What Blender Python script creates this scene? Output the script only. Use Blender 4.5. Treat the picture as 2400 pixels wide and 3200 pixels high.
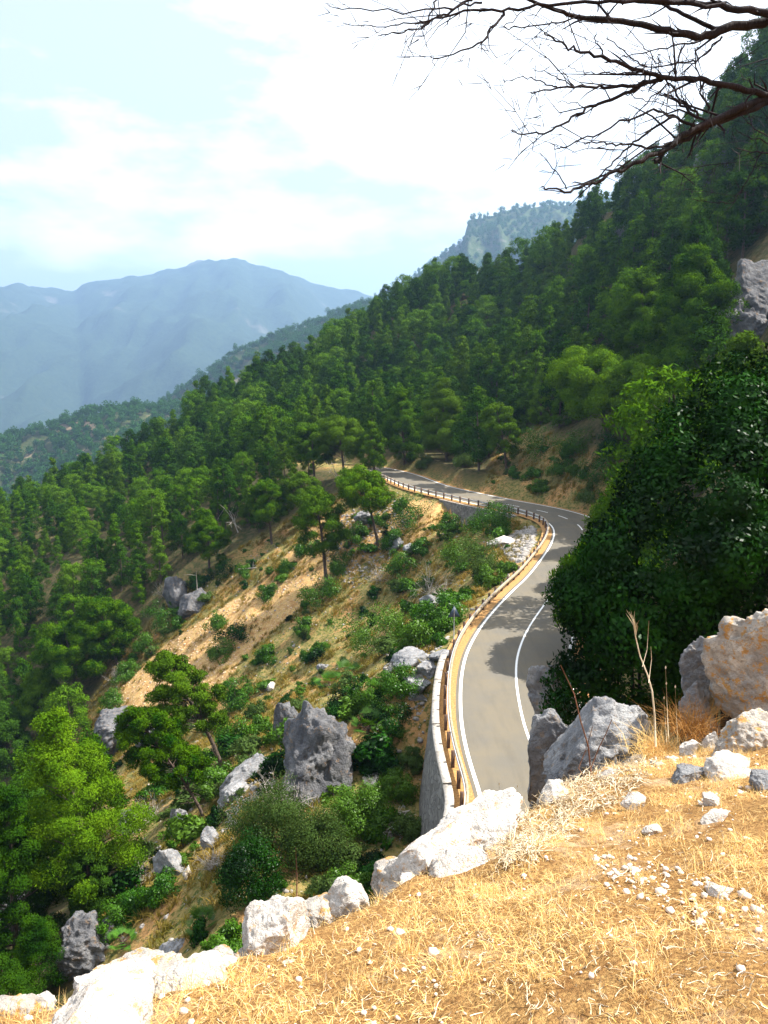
import bpy, math, random
import numpy as np
from mathutils import Vector, Matrix
S = bpy.context.scene
C = S.collection
for o in list(bpy.data.objects): bpy.data.objects.remove(o)
R = math.radians
rng = np.random.default_rng(7)
# ---------------------------------------------------------------- camera
F = 2450.0; YH = 1150.0; EYE = 19.5
TH = math.atan((1600-YH)/F)
cam = bpy.data.cameras.new('camera'); camo = bpy.data.objects.new('camera', cam); C.objects.link(camo)
cam.sensor_fit = 'VERTICAL'; cam.sensor_height = 24.0; cam.lens = 24.0*F/3200.0
cam.clip_start = 0.1; cam.clip_end = 40000
camo.location = (0, 0, EYE); camo.rotation_euler = (R(90)-TH, 0, 0)
S.camera = camo
# ---------------------------------------------------------------- world, sun, exposure
SUN_EL, SUN_AZ = 54.0, 78.0          # azimuth from +Y towards +X
S.view_settings.view_transform = 'Standard'; S.view_settings.look = 'None'
S.view_settings.exposure = 1.5; S.view_settings.gamma = 1; S.view_settings.use_curve_mapping = False
w = bpy.data.worlds.new('World'); S.world = w; w.use_nodes = True
nt = w.node_tree; nt.nodes.clear()
def N(t, kind, **k):
    n = t.nodes.new(kind)
    for a, v in k.items():
        if a in n.bl_rna.properties: setattr(n, a, v)
        else: n.inputs[a.replace('_', ' ')].default_value = v
    return n
sky = N(nt, 'ShaderNodeTexSky', sky_type='NISHITA', sun_disc=False)
sky.sun_elevation = R(SUN_EL); sky.sun_rotation = R(SUN_AZ); sky.altitude = 300; sky.dust_density = 1.5
bg = N(nt, 'ShaderNodeBackground'); bg.inputs['Strength'].default_value = 0.065
bgc = N(nt, 'ShaderNodeBackground'); bgc.inputs['Color'].default_value = (1, .995, .985, 1); bgc.inputs['Strength'].default_value = 0.70
tc = N(nt, 'ShaderNodeTexCoord'); mp = N(nt, 'ShaderNodeMapping'); mp.inputs['Scale'].default_value = (1.2, 1.2, 3.4)
mp.inputs['Location'].default_value = (0.35, 0.0, 0.3)
ns = N(nt, 'ShaderNodeTexNoise'); ns.inputs['Scale'].default_value = 2.1; ns.inputs['Detail'].default_value = 9; ns.inputs['Roughness'].default_value = 0.56
# clouds thicken towards the sun
dp = N(nt, 'ShaderNodeVectorMath', operation='DOT_PRODUCT')
sd = (math.sin(R(SUN_AZ))*math.cos(R(SUN_EL)), math.cos(R(SUN_AZ))*math.cos(R(SUN_EL)), math.sin(R(SUN_EL)))
dp.inputs[1].default_value = sd
ma = N(nt, 'ShaderNodeMath', operation='MULTIPLY_ADD'); ma.inputs[1].default_value = 0.30; ma.inputs[2].default_value = -0.10
ad = N(nt, 'ShaderNodeMath', operation='ADD')
mr = N(nt, 'ShaderNodeMapRange'); mr.inputs['From Min'].default_value = 0.45; mr.inputs['From Max'].default_value = 0.56
mr.inputs['To Min'].default_value = 0.36
mx = N(nt, 'ShaderNodeMixShader'); wo = N(nt, 'ShaderNodeOutputWorld')
L = nt.links.new
L(tc.outputs['Generated'], mp.inputs['Vector']); L(mp.outputs[0], ns.inputs['Vector'])
L(tc.outputs['Generated'], dp.inputs[0]); L(dp.outputs['Value'], ma.inputs[0])
L(ns.outputs['Fac'], ad.inputs[0]); L(ma.outputs[0], ad.inputs[1]); L(ad.outputs[0], mr.inputs['Value'])
L(sky.outputs[0], bg.inputs['Color']); L(mr.outputs[0], mx.inputs[0]); L(bg.outputs[0], mx.inputs[1]); L(bgc.outputs[0], mx.inputs[2])
L(mx.outputs[0], wo.inputs['Surface'])
sl = bpy.data.lights.new('sun', 'SUN'); so = bpy.data.objects.new('sun', sl); C.objects.link(so)
sl.energy = 5.0; sl.angle = R(0.5); sl.color = (1.0, .955, .88)
so.rotation_euler = Vector(sd).to_track_quat('Z', 'Y').to_euler(); so.location = (40, 20, 80)

# ---------------------------------------------------------------- numpy helpers
def hash3(ix, iy, iz, seed):
    h = (ix*374761393 + iy*668265263 + iz*2147483647*3 + seed*1442695041) & 0xffffffff
    h = ((h ^ (h >> 13))*1274126177) & 0xffffffff
    return ((h ^ (h >> 16)) & 0xffff)/65535.0
def vnoise(P, seed=0):
    P = np.asarray(P, float); i = np.floor(P).astype(np.int64); f = P-i; f = f*f*(3-2*f); r = 0
    for dx in (0, 1):
        for dy in (0, 1):
            for dz in (0, 1):
                wgt = (f[..., 0] if dx else 1-f[..., 0])*(f[..., 1] if dy else 1-f[..., 1])*(f[..., 2] if dz else 1-f[..., 2])
                r = r+wgt*hash3(i[..., 0]+dx, i[..., 1]+dy, i[..., 2]+dz, seed)
    return r*2-1
def fbm(P, oct=4, seed=0, rough=.5):
    r = 0; a = 1.0; P = np.asarray(P, float)
    for k in range(oct): r = r+a*vnoise(P*(2.03**k)+k*17.3, seed+k); a *= rough
    return r
def ridged(P, oct=4, seed=0):
    r = 0; a = 1.0; P = np.asarray(P, float)
    for k in range(oct): r = r+a*(1-2*np.abs(vnoise(P*(2.03**k)+k*9.1, seed+k))); a *= .5
    return r
def mesh_arrays(name, V, faces, mat=None, smooth=False):
    """faces: list of int arrays (n,k)"""
    me = bpy.data.meshes.new(name); V = np.asarray(V, np.float32)
    if not isinstance(faces, (list, tuple)): faces = [faces]
    faces = [np.asarray(f, np.int32) for f in faces if len(f)]
    me.vertices.add(len(V)); me.vertices.foreach_set('co', V.ravel())
    loops = np.concatenate([f.ravel() for f in faces]); tot = np.concatenate([np.full(len(f), f.shape[1], np.int32) for f in faces])
    st = np.concatenate([[0], np.cumsum(tot)[:-1]]).astype(np.int32)
    me.loops.add(len(loops)); me.loops.foreach_set('vertex_index', loops)
    me.polygons.add(len(tot)); me.polygons.foreach_set('loop_start', st); me.polygons.foreach_set('loop_total', tot)
    if smooth: me.polygons.foreach_set('use_smooth', np.ones(len(tot), bool))
    if mat: me.materials.append(mat)
    me.update(); return me
def link(name, me, parent=None, loc=(0, 0, 0)):
    o = bpy.data.objects.new(name, me); C.objects.link(o); o.location = loc
    if parent: o.parent = parent
    return o
def tag(o, label=None, cat=None, group=None, kind=None):
    if label: o['label'] = label
    if cat: o['category'] = cat
    if group: o['group'] = group
    if kind: o['kind'] = kind
    return o
def empty(name, loc, rz=0.0, scale=1.0):
    o = bpy.data.objects.new(name, None); C.objects.link(o); o.location = loc; o.rotation_euler = (0, 0, rz)
    o.scale = (scale,)*3 if not isinstance(scale, tuple) else scale
    o.empty_display_size = .3; return o
class MB:
    """collects vertices and faces for one mesh"""
    def __init__(s): s.V = []; s.F = {}; s.n = 0
    def add(s, V, Fc):
        V = np.asarray(V, float); Fc = np.asarray(Fc, int)
        s.V.append(V); s.F.setdefault(Fc.shape[1], []).append(Fc+s.n); s.n += len(V)
    def tube(s, pts, rad, k=6, cap=True):
        pts = np.asarray(pts, float); n = len(pts); rad = np.broadcast_to(np.asarray(rad, float), (n,))
        T = np.gradient(pts, axis=0); T /= np.linalg.norm(T, axis=1)[:, None]+1e-9
        ref = np.array([0, 0, 1.]) if abs(T[0][2]) < .85 else np.array([1., 0, 0])
        A = np.cross(T, ref); A /= np.linalg.norm(A, axis=1)[:, None]+1e-9; B = np.cross(T, A)
        a = np.arange(k)*2*math.pi/k
        V = pts[:, None]+rad[:, None, None]*(np.cos(a)[None, :, None]*A[:, None]+np.sin(a)[None, :, None]*B[:, None])
        V = V.reshape(-1, 3); i = np.arange(n-1)[:, None]*k; j = np.arange(k)[None]; j2 = (j+1) % k
        Fq = np.stack([i+j, i+j2, i+k+j2, i+k+j], -1).reshape(-1, 4); s.add(V, Fq)
        if cap and k == 4: s.F[4].append(np.array([[0, 1, 2, 3]])+s.n-len(V)); s.F[4].append(np.array([[3, 2, 1, 0]])+s.n-k)
        elif cap: s.F.setdefault(k, []).append((np.arange(k)[None])+s.n-len(V)); s.F[k].append((np.arange(k)[::-1][None])+s.n-k)
    def box(s, c, d, rz=0.0, taper=1.0):
        x, y, z = [v/2 for v in d]; t = taper
        V = np.array([(-x, -y, -z), (x, -y, -z), (x, y, -z), (-x, y, -z), (-x*t, -y*t, z), (x*t, -y*t, z), (x*t, y*t, z), (-x*t, y*t, z)])
        cz, sz = math.cos(rz), math.sin(rz); V = V@np.array([[cz, sz, 0], [-sz, cz, 0], [0, 0, 1]])+np.array(c)
        s.add(V, [(0, 3, 2, 1), (4, 5, 6, 7), (0, 1, 5, 4), (1, 2, 6, 5), (2, 3, 7, 6), (3, 0, 4, 7)])
    def build(s, name, mat, parent=None, smooth=False, loc=(0, 0, 0)):
        me = mesh_arrays(name, np.concatenate(s.V), [np.concatenate(f) for f in s.F.values()], mat, smooth)
        return link(name, me, parent, loc)
    def mesh(s, name, mat, smooth=False):
        return mesh_arrays(name, np.concatenate(s.V), [np.concatenate(f) for f in s.F.values()], mat, smooth)

# ---------------------------------------------------------------- materials
def newmat(name):
    m = bpy.data.materials.new(name); m.use_nodes = True; t = m.node_tree; t.nodes.clear()
    out = t.nodes.new('ShaderNodeOutputMaterial'); return m, t, out
def coords(t, scale=1.0, obj=False):
    if obj:
        n = t.nodes.new('ShaderNodeTexCoord'); src = n.outputs['Object']
    else:
        n = t.nodes.new('ShaderNodeNewGeometry'); src = n.outputs['Position']
    mpn = t.nodes.new('ShaderNodeMapping')
    mpn.inputs['Scale'].default_value = scale if isinstance(scale, tuple) else (scale,)*3
    t.links.new(src, mpn.inputs['Vector']); return mpn.outputs[0]
def noise(t, vec, scale, detail=5, rough=.55, dist=0.0):
    n = t.nodes.new('ShaderNodeTexNoise'); n.inputs['Scale'].default_value = scale; n.inputs['Detail'].default_value = detail
    n.inputs['Roughness'].default_value = rough; n.inputs['Distortion'].default_value = dist; t.links.new(vec, n.inputs['Vector']); return n.outputs['Fac']
def rng_map(t, v, a, b, c=0.0, d=1.0):
    n = t.nodes.new('ShaderNodeMapRange'); n.inputs['From Min'].default_value = a; n.inputs['From Max'].default_value = b
    n.inputs['To Min'].default_value = c; n.inputs['To Max'].default_value = d; t.links.new(v, n.inputs['Value']); return n.outputs[0]
def mixc(t, fac, a, b):
    n = t.nodes.new('ShaderNodeMix'); n.data_type = 'RGBA'
    if isinstance(fac, (int, float)): n.inputs[0].default_value = fac
    else: t.links.new(fac, n.inputs[0])
    for v, i in ((a, 6), (b, 7)):
        if isinstance(v, tuple): n.inputs[i].default_value = (*v, 1)
        else: t.links.new(v, n.inputs[i])
    return n.outputs[2]
def bump(t, h, strength=.5, dist=.1):
    b = t.nodes.new('ShaderNodeBump'); b.inputs['Strength'].default_value = strength; b.inputs['Distance'].default_value = dist
    t.links.new(h, b.inputs['Height']); return b.outputs[0]
def math_(t, op, a, b=None):
    n = t.nodes.new('ShaderNodeMath'); n.operation = op
    for i, v in enumerate((a, b)):
        if v is None: continue
        if isinstance(v, (int, float)): n.inputs[i].default_value = v
        else: t.links.new(v, n.inputs[i])
    return n.outputs[0]
def pbsdf(t, out, col, rough=.85, nrm=None, spec=.3, metal=0.0):
    p = t.nodes.new('ShaderNodeBsdfPrincipled')
    if isinstance(col, tuple): p.inputs['Base Color'].default_value = (*col, 1)
    else: t.links.new(col, p.inputs['Base Color'])
    if isinstance(rough, (int, float)): p.inputs['Roughness'].default_value = rough
    else: t.links.new(rough, p.inputs['Roughness'])
    p.inputs['Specular IOR Level'].default_value = spec; p.inputs['Metallic'].default_value = metal
    if nrm is not None: t.links.new(nrm, p.inputs['Normal'])
    t.links.new(p.outputs[0], out.inputs['Surface']); return p
def foliage(name, c1, c2, c3=None, trans=.35, gloss=.0, scale=.8):
    """leaf colour varies from tree to tree and from spray to spray"""
    m, t, out = newmat(name); v = coords(t, 1.0)
    f = rng_map(t, noise(t, v, scale, 3), .35, .65)
    oi = t.nodes.new('ShaderNodeObjectInfo')
    col = mixc(t, f, c1, c2)
    if c3: col = mixc(t, rng_map(t, oi.outputs['Random'], 0.1, 1.0, 0, .75), col, c3)
    fine = rng_map(t, noise(t, v, 9.0, 2), .3, .7, .72, 1.3)
    fine = math_(t, 'MULTIPLY', fine, rng_map(t, oi.outputs['Random'], 0, 1, .72, 1.25)); mul = t.nodes.new('ShaderNodeVectorMath'); mul.operation = 'SCALE'; t.links.new(col, mul.inputs[0]); t.links.new(fine, mul.inputs['Scale'])
    d = t.nodes.new('ShaderNodeBsdfDiffuse'); tr = t.nodes.new('ShaderNodeBsdfTranslucent'); mixn = t.nodes.new('ShaderNodeMixShader')
    mixn.inputs[0].default_value = trans
    t.links.new(mul.outputs[0], d.inputs[0])
    ty = t.nodes.new('ShaderNodeVectorMath'); ty.operation = 'MULTIPLY'; ty.inputs[1].default_value = (1.35, 1.2, .5); t.links.new(mul.outputs[0], ty.inputs[0])
    t.links.new(ty.outputs[0], tr.inputs[0]); t.links.new(d.outputs[0], mixn.inputs[1]); t.links.new(tr.outputs[0], mixn.inputs[2])
    last = mixn.outputs[0]
    if gloss:
        g = t.nodes.new('ShaderNodeBsdfGlossy'); g.inputs['Roughness'].default_value = .38; m2 = t.nodes.new('ShaderNodeMixShader'); m2.inputs[0].default_value = gloss
        t.links.new(last, m2.inputs[1]); t.links.new(g.outputs[0], m2.inputs[2]); last = m2.outputs[0]
    t.links.new(last, out.inputs['Surface']); return m
M = {}
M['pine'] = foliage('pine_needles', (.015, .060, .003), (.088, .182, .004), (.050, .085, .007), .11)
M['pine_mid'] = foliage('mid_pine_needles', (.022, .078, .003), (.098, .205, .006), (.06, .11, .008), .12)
M['pine_dark'] = foliage('shaded_pine_needles', (.009, .038, .003), (.040, .105, .004), (.03, .065, .008), .10)  # deep shade of the lower left wood put into the colour; also varies the forest
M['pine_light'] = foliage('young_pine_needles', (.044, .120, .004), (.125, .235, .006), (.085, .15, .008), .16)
M['pine_far'] = foliage('distant_pine_needles', (.022, .080, .014), (.045, .130, .018), (.032, .080, .022), .25)
M['shrub'] = foliage('shrub_leaves', (.020, .088, .003), (.060, .165, .005), (.060, .105, .010), .14, .015, 1.5)
M['olive'] = foliage('olive_shrub_leaves', (.045, .090, .020), (.080, .130, .030), (.07, .11, .03), .3, .0, 1.5)
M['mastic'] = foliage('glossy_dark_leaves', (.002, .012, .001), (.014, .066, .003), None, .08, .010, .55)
M['palm'] = foliage('palm_leaves', (.035, .110, .010), (.075, .170, .020), None, .3, .02, 2)
M['tuftgrass'] = foliage('tussock_grass', (.17, .155, .030), (.36, .25, .065), None, .35, 0, .35)
def bark(name, a, b):
    m, t, out = newmat(name); v = coords(t, (1, 1, .25), True); n = noise(t, v, 14, 5, .65)
    pbsdf(t, out, mixc(t, rng_map(t, n, .35, .65), a, b), .95, bump(t, n, .8, .03)); return m
M['bark'] = bark('pine_bark', (.035, .024, .018), (.13, .095, .07))
M['deadwood'] = bark('bleached_dead_wood', (.24, .20, .17), (.50, .46, .41))
M['darkbranch'] = bark('dark_bare_bark', (.006, .005, .006), (.025, .015, .015))
M['redstalk'] = bark('dry_stalk', (.09, .035, .02), (.22, .11, .06))
M['straw'] = bark('straw', (.42, .30, .16), (.80, .70, .52))
def limestone(name, light, dark, lichen=(.55, .25, .05), lich=.6, sc=1.0):
    m, t, out = newmat(name); v = coords(t, sc, True)
    n1 = noise(t, v, 1.6, 8, .62, .3); n2 = noise(t, v, 7, 8, .68); n3 = noise(t, v, 28, 4, .6)
    vo = t.nodes.new('ShaderNodeTexVoronoi'); vo.feature = 'DISTANCE_TO_EDGE'; vo.inputs['Scale'].default_value = 2.2; t.links.new(v, vo.inputs['Vector'])
    wv = t.nodes.new('ShaderNodeVectorMath'); wv.operation = 'ADD'
    nz = t.nodes.new('ShaderNodeTexNoise'); nz.inputs['Scale'].default_value = 2.5; t.links.new(v, nz.inputs['Vector'])
    t.links.new(v, wv.inputs[0]); t.links.new(nz.outputs['Color'], wv.inputs[1]); t.links.new(wv.outputs[0], vo.inputs['Vector'])
    crack = rng_map(t, vo.outputs['Distance'], 0, .035)
    base = mixc(t, rng_map(t, n1, .36, .62), dark, light)
    base = mixc(t, rng_map(t, n2, .48, .62, 0, .75), base, dark)
    dk = tuple(c*.42 for c in dark)
    base = mixc(t, rng_map(t, n3, .60, .76, 0, .6), base, dk)
    base = mixc(t, math_(t, 'MULTIPLY', math_(t, 'SUBTRACT', 1.0, crack), math_(t, 'MULTIPLY', rng_map(t, n1, .5, .62), .45)), base, dk)
    n4 = noise(t, v, 5.5, 7, .75); base = mixc(t, rng_map(t, n4, .57 if lich < .8 else .53, .61 if lich < .8 else .575, 0, lich), base, lichen)
    h = math_(t, 'ADD', math_(t, 'MULTIPLY', n2, 1.0), math_(t, 'ADD', math_(t, 'MULTIPLY', n3, .35), math_(t, 'MULTIPLY', crack, .08)))
    pbsdf(t, out, base, .92, bump(t, h, .9, .10/sc), .2); return m
M['rock_white'] = limestone('pale_limestone', (.78, .72, .64), (.46, .41, .36), (.58, .27, .06), .55, 2.2)
M['rock_grey'] = limestone('grey_limestone', (.36, .355, .35), (.16, .16, .168), (.42, .25, .10), .35, 1.2)
M['rock_lichen'] = limestone('lichened_limestone', (.62, .56, .48), (.30, .27, .24), (.52, .26, .05), .85, 2.0)
M['cliff'] = limestone('cliff_limestone', (.21, .207, .208), (.08, .08, .087), (.28, .17, .08), .5, .35)
def flat(name, c, rough=.8, var=.25, sc=12, bs=.3, bd=.02, spec=.3):
    m, t, out = newmat(name); v = coords(t, 1.0); n = noise(t, v, sc, 6, .6)
    pbsdf(t, out, mixc(t, rng_map(t, n, .3, .7), tuple(x*(1-var) for x in c), tuple(min(1, x*(1+var)) for x in c)), rough, bump(t, n, bs, bd), spec); return m
def asphalt():
    m, t, out = newmat('asphalt'); v = coords(t, 1.0)
    n = noise(t, v, 45, 3, .7); big = noise(t, v, .35, 4, .6); wide = noise(t, v, 2.5, 5, .6)
    c = mixc(t, rng_map(t, n, .3, .7), (.088, .079, .063), (.158, .141, .112))
    c = mixc(t, rng_map(t, big, .40, .60, 0, .6), c, (.155, .128, .085)); st_ = noise(t, coords(t, (1.6, .22, 1)), .9, 5, .6); c = mixc(t, rng_map(t, st_, .48, .66, 0, .3), c, (.075, .068, .056)); c = mixc(t, rng_map(t, wide, .52, .7, 0, .3), c, (.13, .12, .105))
    pbsdf(t, out, c, .88, bump(t, n, .4, .01), .3); return m
M['asphalt'] = asphalt()
def paint():
    m, t, out = newmat('road_paint'); v = coords(t, 1.0); n = noise(t, v, 30, 5, .7); n2 = noise(t, v, 3, 4, .6)
    pbsdf(t, out, mixc(t, math_(t, 'MULTIPLY', rng_map(t, n, .52, .68), rng_map(t, n2, .35, .65, .15, .9)), (.84, .83, .80), (.34, .32, .29)), .7); return m
M['paint'] = paint()
M['verge'] = flat('verge_soil', (.37, .20, .07), .95, .45, 9, .6, .05)
M['rail'] = flat('weathered_timber', (.34, .265, .175), .8, .4, 6)
M['post'] = flat('brown_timber', (.085, .048, .032), .85, .35, 8)
M['steel'] = flat('galvanised_steel', (.45, .46, .47), .45, .1, 8, .1, .005, .5)
M['signback'] = flat('sign_back', (.035, .055, .085), .5, .15, 5, .05, .002, .4)
M['signface'] = flat('sign_face', (.75, .73, .70), .5, .05, 5, .05, .002, .4)
M['signred'] = flat('sign_red', (.55, .03, .02), .5, .05, 5, .05, .002, .4)
def wallmat():
    m, t, out = newmat('rubble_masonry'); v = coords(t, 1.0)
    vo = t.nodes.new('ShaderNodeTexVoronoi'); vo.inputs['Scale'].default_value = 3.2; t.links.new(v, vo.inputs['Vector'])
    ve = t.nodes.new('ShaderNodeTexVoronoi'); ve.feature = 'DISTANCE_TO_EDGE'; ve.inputs['Scale'].default_value = 3.2; t.links.new(v, ve.inputs['Vector'])
    sp = t.nodes.new('ShaderNodeSeparateColor'); t.links.new(vo.outputs['Color'], sp.inputs[0])
    c = mixc(t, sp.outputs[0], (.13, .12, .105), (.27, .25, .22)); e = rng_map(t, ve.outputs['Distance'], 0, .06)
    c = mixc(t, e, (.09, .085, .075), c); n = noise(t, v, 9, 6); c = mixc(t, rng_map(t, n, .5, .75, 0, .5), c, (.15, .14, .13))
    pbsdf(t, out, c, .95, bump(t, math_(t, 'ADD', e, math_(t, 'MULTIPLY', n, .5)), .8, .08)); return m
M['masonry'] = wallmat()
M['coping'] = flat('concrete_coping', (.38, .34, .29), .9, .35, 5, .5, .03)
def hillground():
    """soil, scree and dry grass; vertex attribute 'zone' = (forest litter, scree, -)"""
    m, t, out = newmat('hillside_soil'); v = coords(t, 1.0)
    at_ = t.nodes.new('ShaderNodeAttribute'); at_.attribute_name = 'zone'; sp = t.nodes.new('ShaderNodeSeparateColor'); t.links.new(at_.outputs['Color'], sp.inputs[0])
    a = noise(t, v, .28, 6, .6); b = noise(t, v, 1.3, 7, .65); c_ = noise(t, v, 6, 6, .7); d_ = noise(t, v, 2.6, 5, .65)
    col = mixc(t, rng_map(t, b, .38, .62), (.27, .20, .070), (.14, .125, .035))
    col = mixc(t, rng_map(t, a, .50, .62), col, (.40, .22, .085))
    col = mixc(t, rng_map(t, d_, .50, .60, 0, .85), col, (.050, .080, .014))
    scree = mixc(t, rng_map(t, c_, .35, .65), (.44, .265, .095), (.56, .37, .16))
    scree = mixc(t, rng_map(t, b, .46, .62, 0, .8), scree, (.30, .13, .045)); scree = mixc(t, rng_map(t, d_, .54, .62, 0, .7), scree, (.34, .27, .10))
    col = mixc(t, rng_map(t, math_(t, 'ADD', sp.outputs[1], math_(t, 'MULTIPLY', math_(t, 'SUBTRACT', b, .5), 1.2)), .35, .62), col, scree)
    col = mixc(t, rng_map(t, c_, .60, .70, 0, .75), col, (.46, .41, .36))
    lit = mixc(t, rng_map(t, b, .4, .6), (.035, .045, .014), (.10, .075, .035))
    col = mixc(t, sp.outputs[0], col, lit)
    h = math_(t, 'ADD', b, math_(t, 'MULTIPLY', c_, .5))
    pbsdf(t, out, col, .97, bump(t, h, .8, .25), .1); return m
M['ground'] = hillground()
def farhill(name, g1, g2, rock, sc, rk=.62):
    m, t, out = newmat(name); v = coords(t, 1.0)
    a = noise(t, v, sc, 7, .7); b = noise(t, v, sc*7, 4, .7); c_ = noise(t, v, sc*.35, 7, .65, .4)
    col = mixc(t, rng_map(t, b, .38, .62), g1, g2); col = mixc(t, rng_map(t, c_, rk, rk+.07, 0, .75), col, rock)
    pbsdf(t, out, col, .97, bump(t, math_(t, 'ADD', a, math_(t, 'MULTIPLY', b, .5)), 1.0, 2.5/(sc*40)), .05); return m
M['farhill'] = farhill('forested_mountain', (.018, .034, .018), (.034, .055, .026), (.13, .12, .10), .006, .60)
M['midhill'] = farhill('forest_floor_far', (.030, .050, .016), (.07, .075, .03), (.30, .22, .15), .05, .55)
M['cliffhill'] = farhill('cliff_mountain', (.030, .055, .018), (.07, .09, .035), (.18, .16, .14), .03, .60)
def knollmat():
    m, t, out = newmat('dry_grass_soil'); v = coords(t, 1.0)
    a = noise(t, v, 1.2, 6, .65); b = noise(t, v, 9, 7, .7); c_ = noise(t, v, 38, 4, .7)
    col = mixc(t, rng_map(t, b, .36, .64), (.24, .12, .04), (.50, .30, .11))
    col = mixc(t, rng_map(t, c_, .42, .60, 0, .9), col, (.17, .085, .03))
    col = mixc(t, rng_map(t, a, .54, .70, 0, .6), col, (.66, .50, .33))
    pbsdf(t, out, col, .97, bump(t, math_(t, 'ADD', b, c_), .9, .04), .1); return m
M['knoll'] = knollmat()
def strawmat():
    m, t, out = newmat('dry_grass_blades'); v = coords(t, 1.0)
    a = noise(t, v, 1.5, 4, .6); b = noise(t, v, 60, 2, .7)
    col = mixc(t, rng_map(t, a, .38, .62), (.86, .54, .15), (.74, .44, .13)); col = mixc(t, rng_map(t, b, .40, .66), col, (.92, .74, .42))
    d = t.nodes.new('ShaderNodeBsdfDiffuse'); tr = t.nodes.new('ShaderNodeBsdfTranslucent'); mi = t.nodes.new('ShaderNodeMixShader'); mi.inputs[0].default_value = .35
    t.links.new(col, d.inputs[0]); t.links.new(col, tr.inputs[0]); t.links.new(d.outputs[0], mi.inputs[1]); t.links.new(tr.outputs[0], mi.inputs[2]); t.links.new(mi.outputs[0], out.inputs[0]); return m
M['blades'] = strawmat()

# ---------------------------------------------------------------- picture point -> ray -> world point (to survey where things stand)
def ray(px, py):
    x = (np.asarray(px, float)-1200)/F; v = -(np.asarray(py, float)-1600)/F
    return np.stack([x*np.ones_like(v), math.cos(TH)+v*math.sin(TH), -math.sin(TH)+v*math.cos(TH)], -1)
def W(px, py, Y):
    d = ray(px, py); return np.array([0, 0, EYE])+d*(Y/d[..., 1])[..., None] if np.ndim(px) else np.array([0, 0, EYE])+d*(Y/d[1])
def onz(px, py, z=0.0):
    d = ray(px, py); t = (z-EYE)/d[..., 2]; return np.array([0, 0, EYE])+d*t[..., None]
def proj(P):
    P = np.asarray(P, float); q = P-np.array([0, 0, EYE]); dep = q[..., 1]*math.cos(TH)-q[..., 2]*math.sin(TH); up = q[..., 1]*math.sin(TH)+q[..., 2]*math.cos(TH)
    return 1200+F*q[..., 0]/dep, 1600-F*up/dep, dep
# ---------------------------------------------------------------- road line (left painted edge), level z=0
LE = np.array([(1520,2535),(1488,2446),(1459,2352),(1442,2270),(1438,2194),(1440,2123),(1450,2064),(1465,2023),(1494,1970),(1535,1917),(1600,1847),(1647,1806),(1688,1753),(1717,1712),(1733,1676),(1730,1646),(1700,1624),(1635,1604),(1553,1588),(1494,1577),(1406,1557),(1318,1537),(1259,1519),(1180,1482)], float)
lp = onz(LE[:, 0], LE[:, 1])[:, :2]
lp = np.vstack([[(-16, -2), (-10, 10), (-1.5, 20), (3.2, 27)], lp, [(-10, 157), (-22, 168)]])
def chaikin(p, k=3):
    for _ in range(k):
        q = [p[0]]
        for a, b in zip(p[:-1], p[1:]): q += [a*.75+b*.25, a*.25+b*.75]
        q.append(p[-1]); p = np.array(q)
    return p
def resample(p, step):
    s = np.concatenate([[0], np.cumsum(np.linalg.norm(np.diff(p, axis=0), axis=1))]); n = int(s[-1]/step)+1; q = np.linspace(0, s[-1], n)
    return np.stack([np.interp(q, s, p[:, i]) for i in range(p.shape[1])], 1)
lp = resample(chaikin(lp), .5)
for _ in range(6): lp[1:-1] = (lp[:-2]+2*lp[1:-1]+lp[2:])/4
ST = np.concatenate([[0], np.cumsum(np.linalg.norm(np.diff(lp, axis=0), axis=1))])
tg = np.gradient(lp, axis=0); tg /= np.linalg.norm(tg, axis=1)[:, None]; RN = np.stack([tg[:, 1], -tg[:, 0]], 1)     # right-hand normal
def road_pt(s, d):
    i = np.interp(s, ST, np.arange(len(ST))); x = np.interp(i, np.arange(len(ST)), lp[:, 0]); y = np.interp(i, np.arange(len(ST)), lp[:, 1])
    nx = np.interp(i, np.arange(len(ST)), RN[:, 0]); ny = np.interp(i, np.arange(len(ST)), RN[:, 1]); return np.stack([x+nx*d, y+ny*d], -1)
def station(px, py, z=0.0):
    q = onz(np.array([px]), np.array([py]), z)[0, :2]; return ST[np.argmin(((lp-q)**2).sum(1))]
RW = 6.9       # width between the edge lines
def road_dist(X, Y):
    """signed distance to the left edge line, + towards the mountain side"""
    P = np.stack([X.ravel(), Y.ravel()], 1); out = np.empty(len(P)); base = lp[::2]; nb = RN[::2]
    for k in range(0, len(P), 20000):
        D = P[k:k+20000, None]-base[None]; d2 = (D**2).sum(-1); j = d2.argmin(1); dd = D[np.arange(len(j)), j]
        out[k:k+20000] = np.sign((dd*nb[j]).sum(-1)+1e-9)*np.sqrt(d2[np.arange(len(j)), j])
    return out.reshape(X.shape)
# ---------------------------------------------------------------- hillside terrain from surveyed points
cp = []
def add_w(x, y, z): cp.append((x, y, z))
def add_p(px, py, Y, dz=0.0): p = W(px, py, Y); cp.append((p[0], p[1], p[2]+dz))
for s in np.arange(24, ST[-1]-2, 9):
    for d in (-1, 8): q = road_pt(s, d); add_w(q[0], q[1], 0.0)
# slope falling away to the left of the road
for s, dd in ((40, .62), (55, .62), (72, .62), (90, .60), (108, .60), (125, .60), (150, .55)):
    q = road_pt(s, -1)
    for k in (14, 30, 55, 85):
        x = q[0]-k; z = -dd*k*(1+.0008*k)
        if x > -95: add_w(x, q[1], z)
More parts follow.
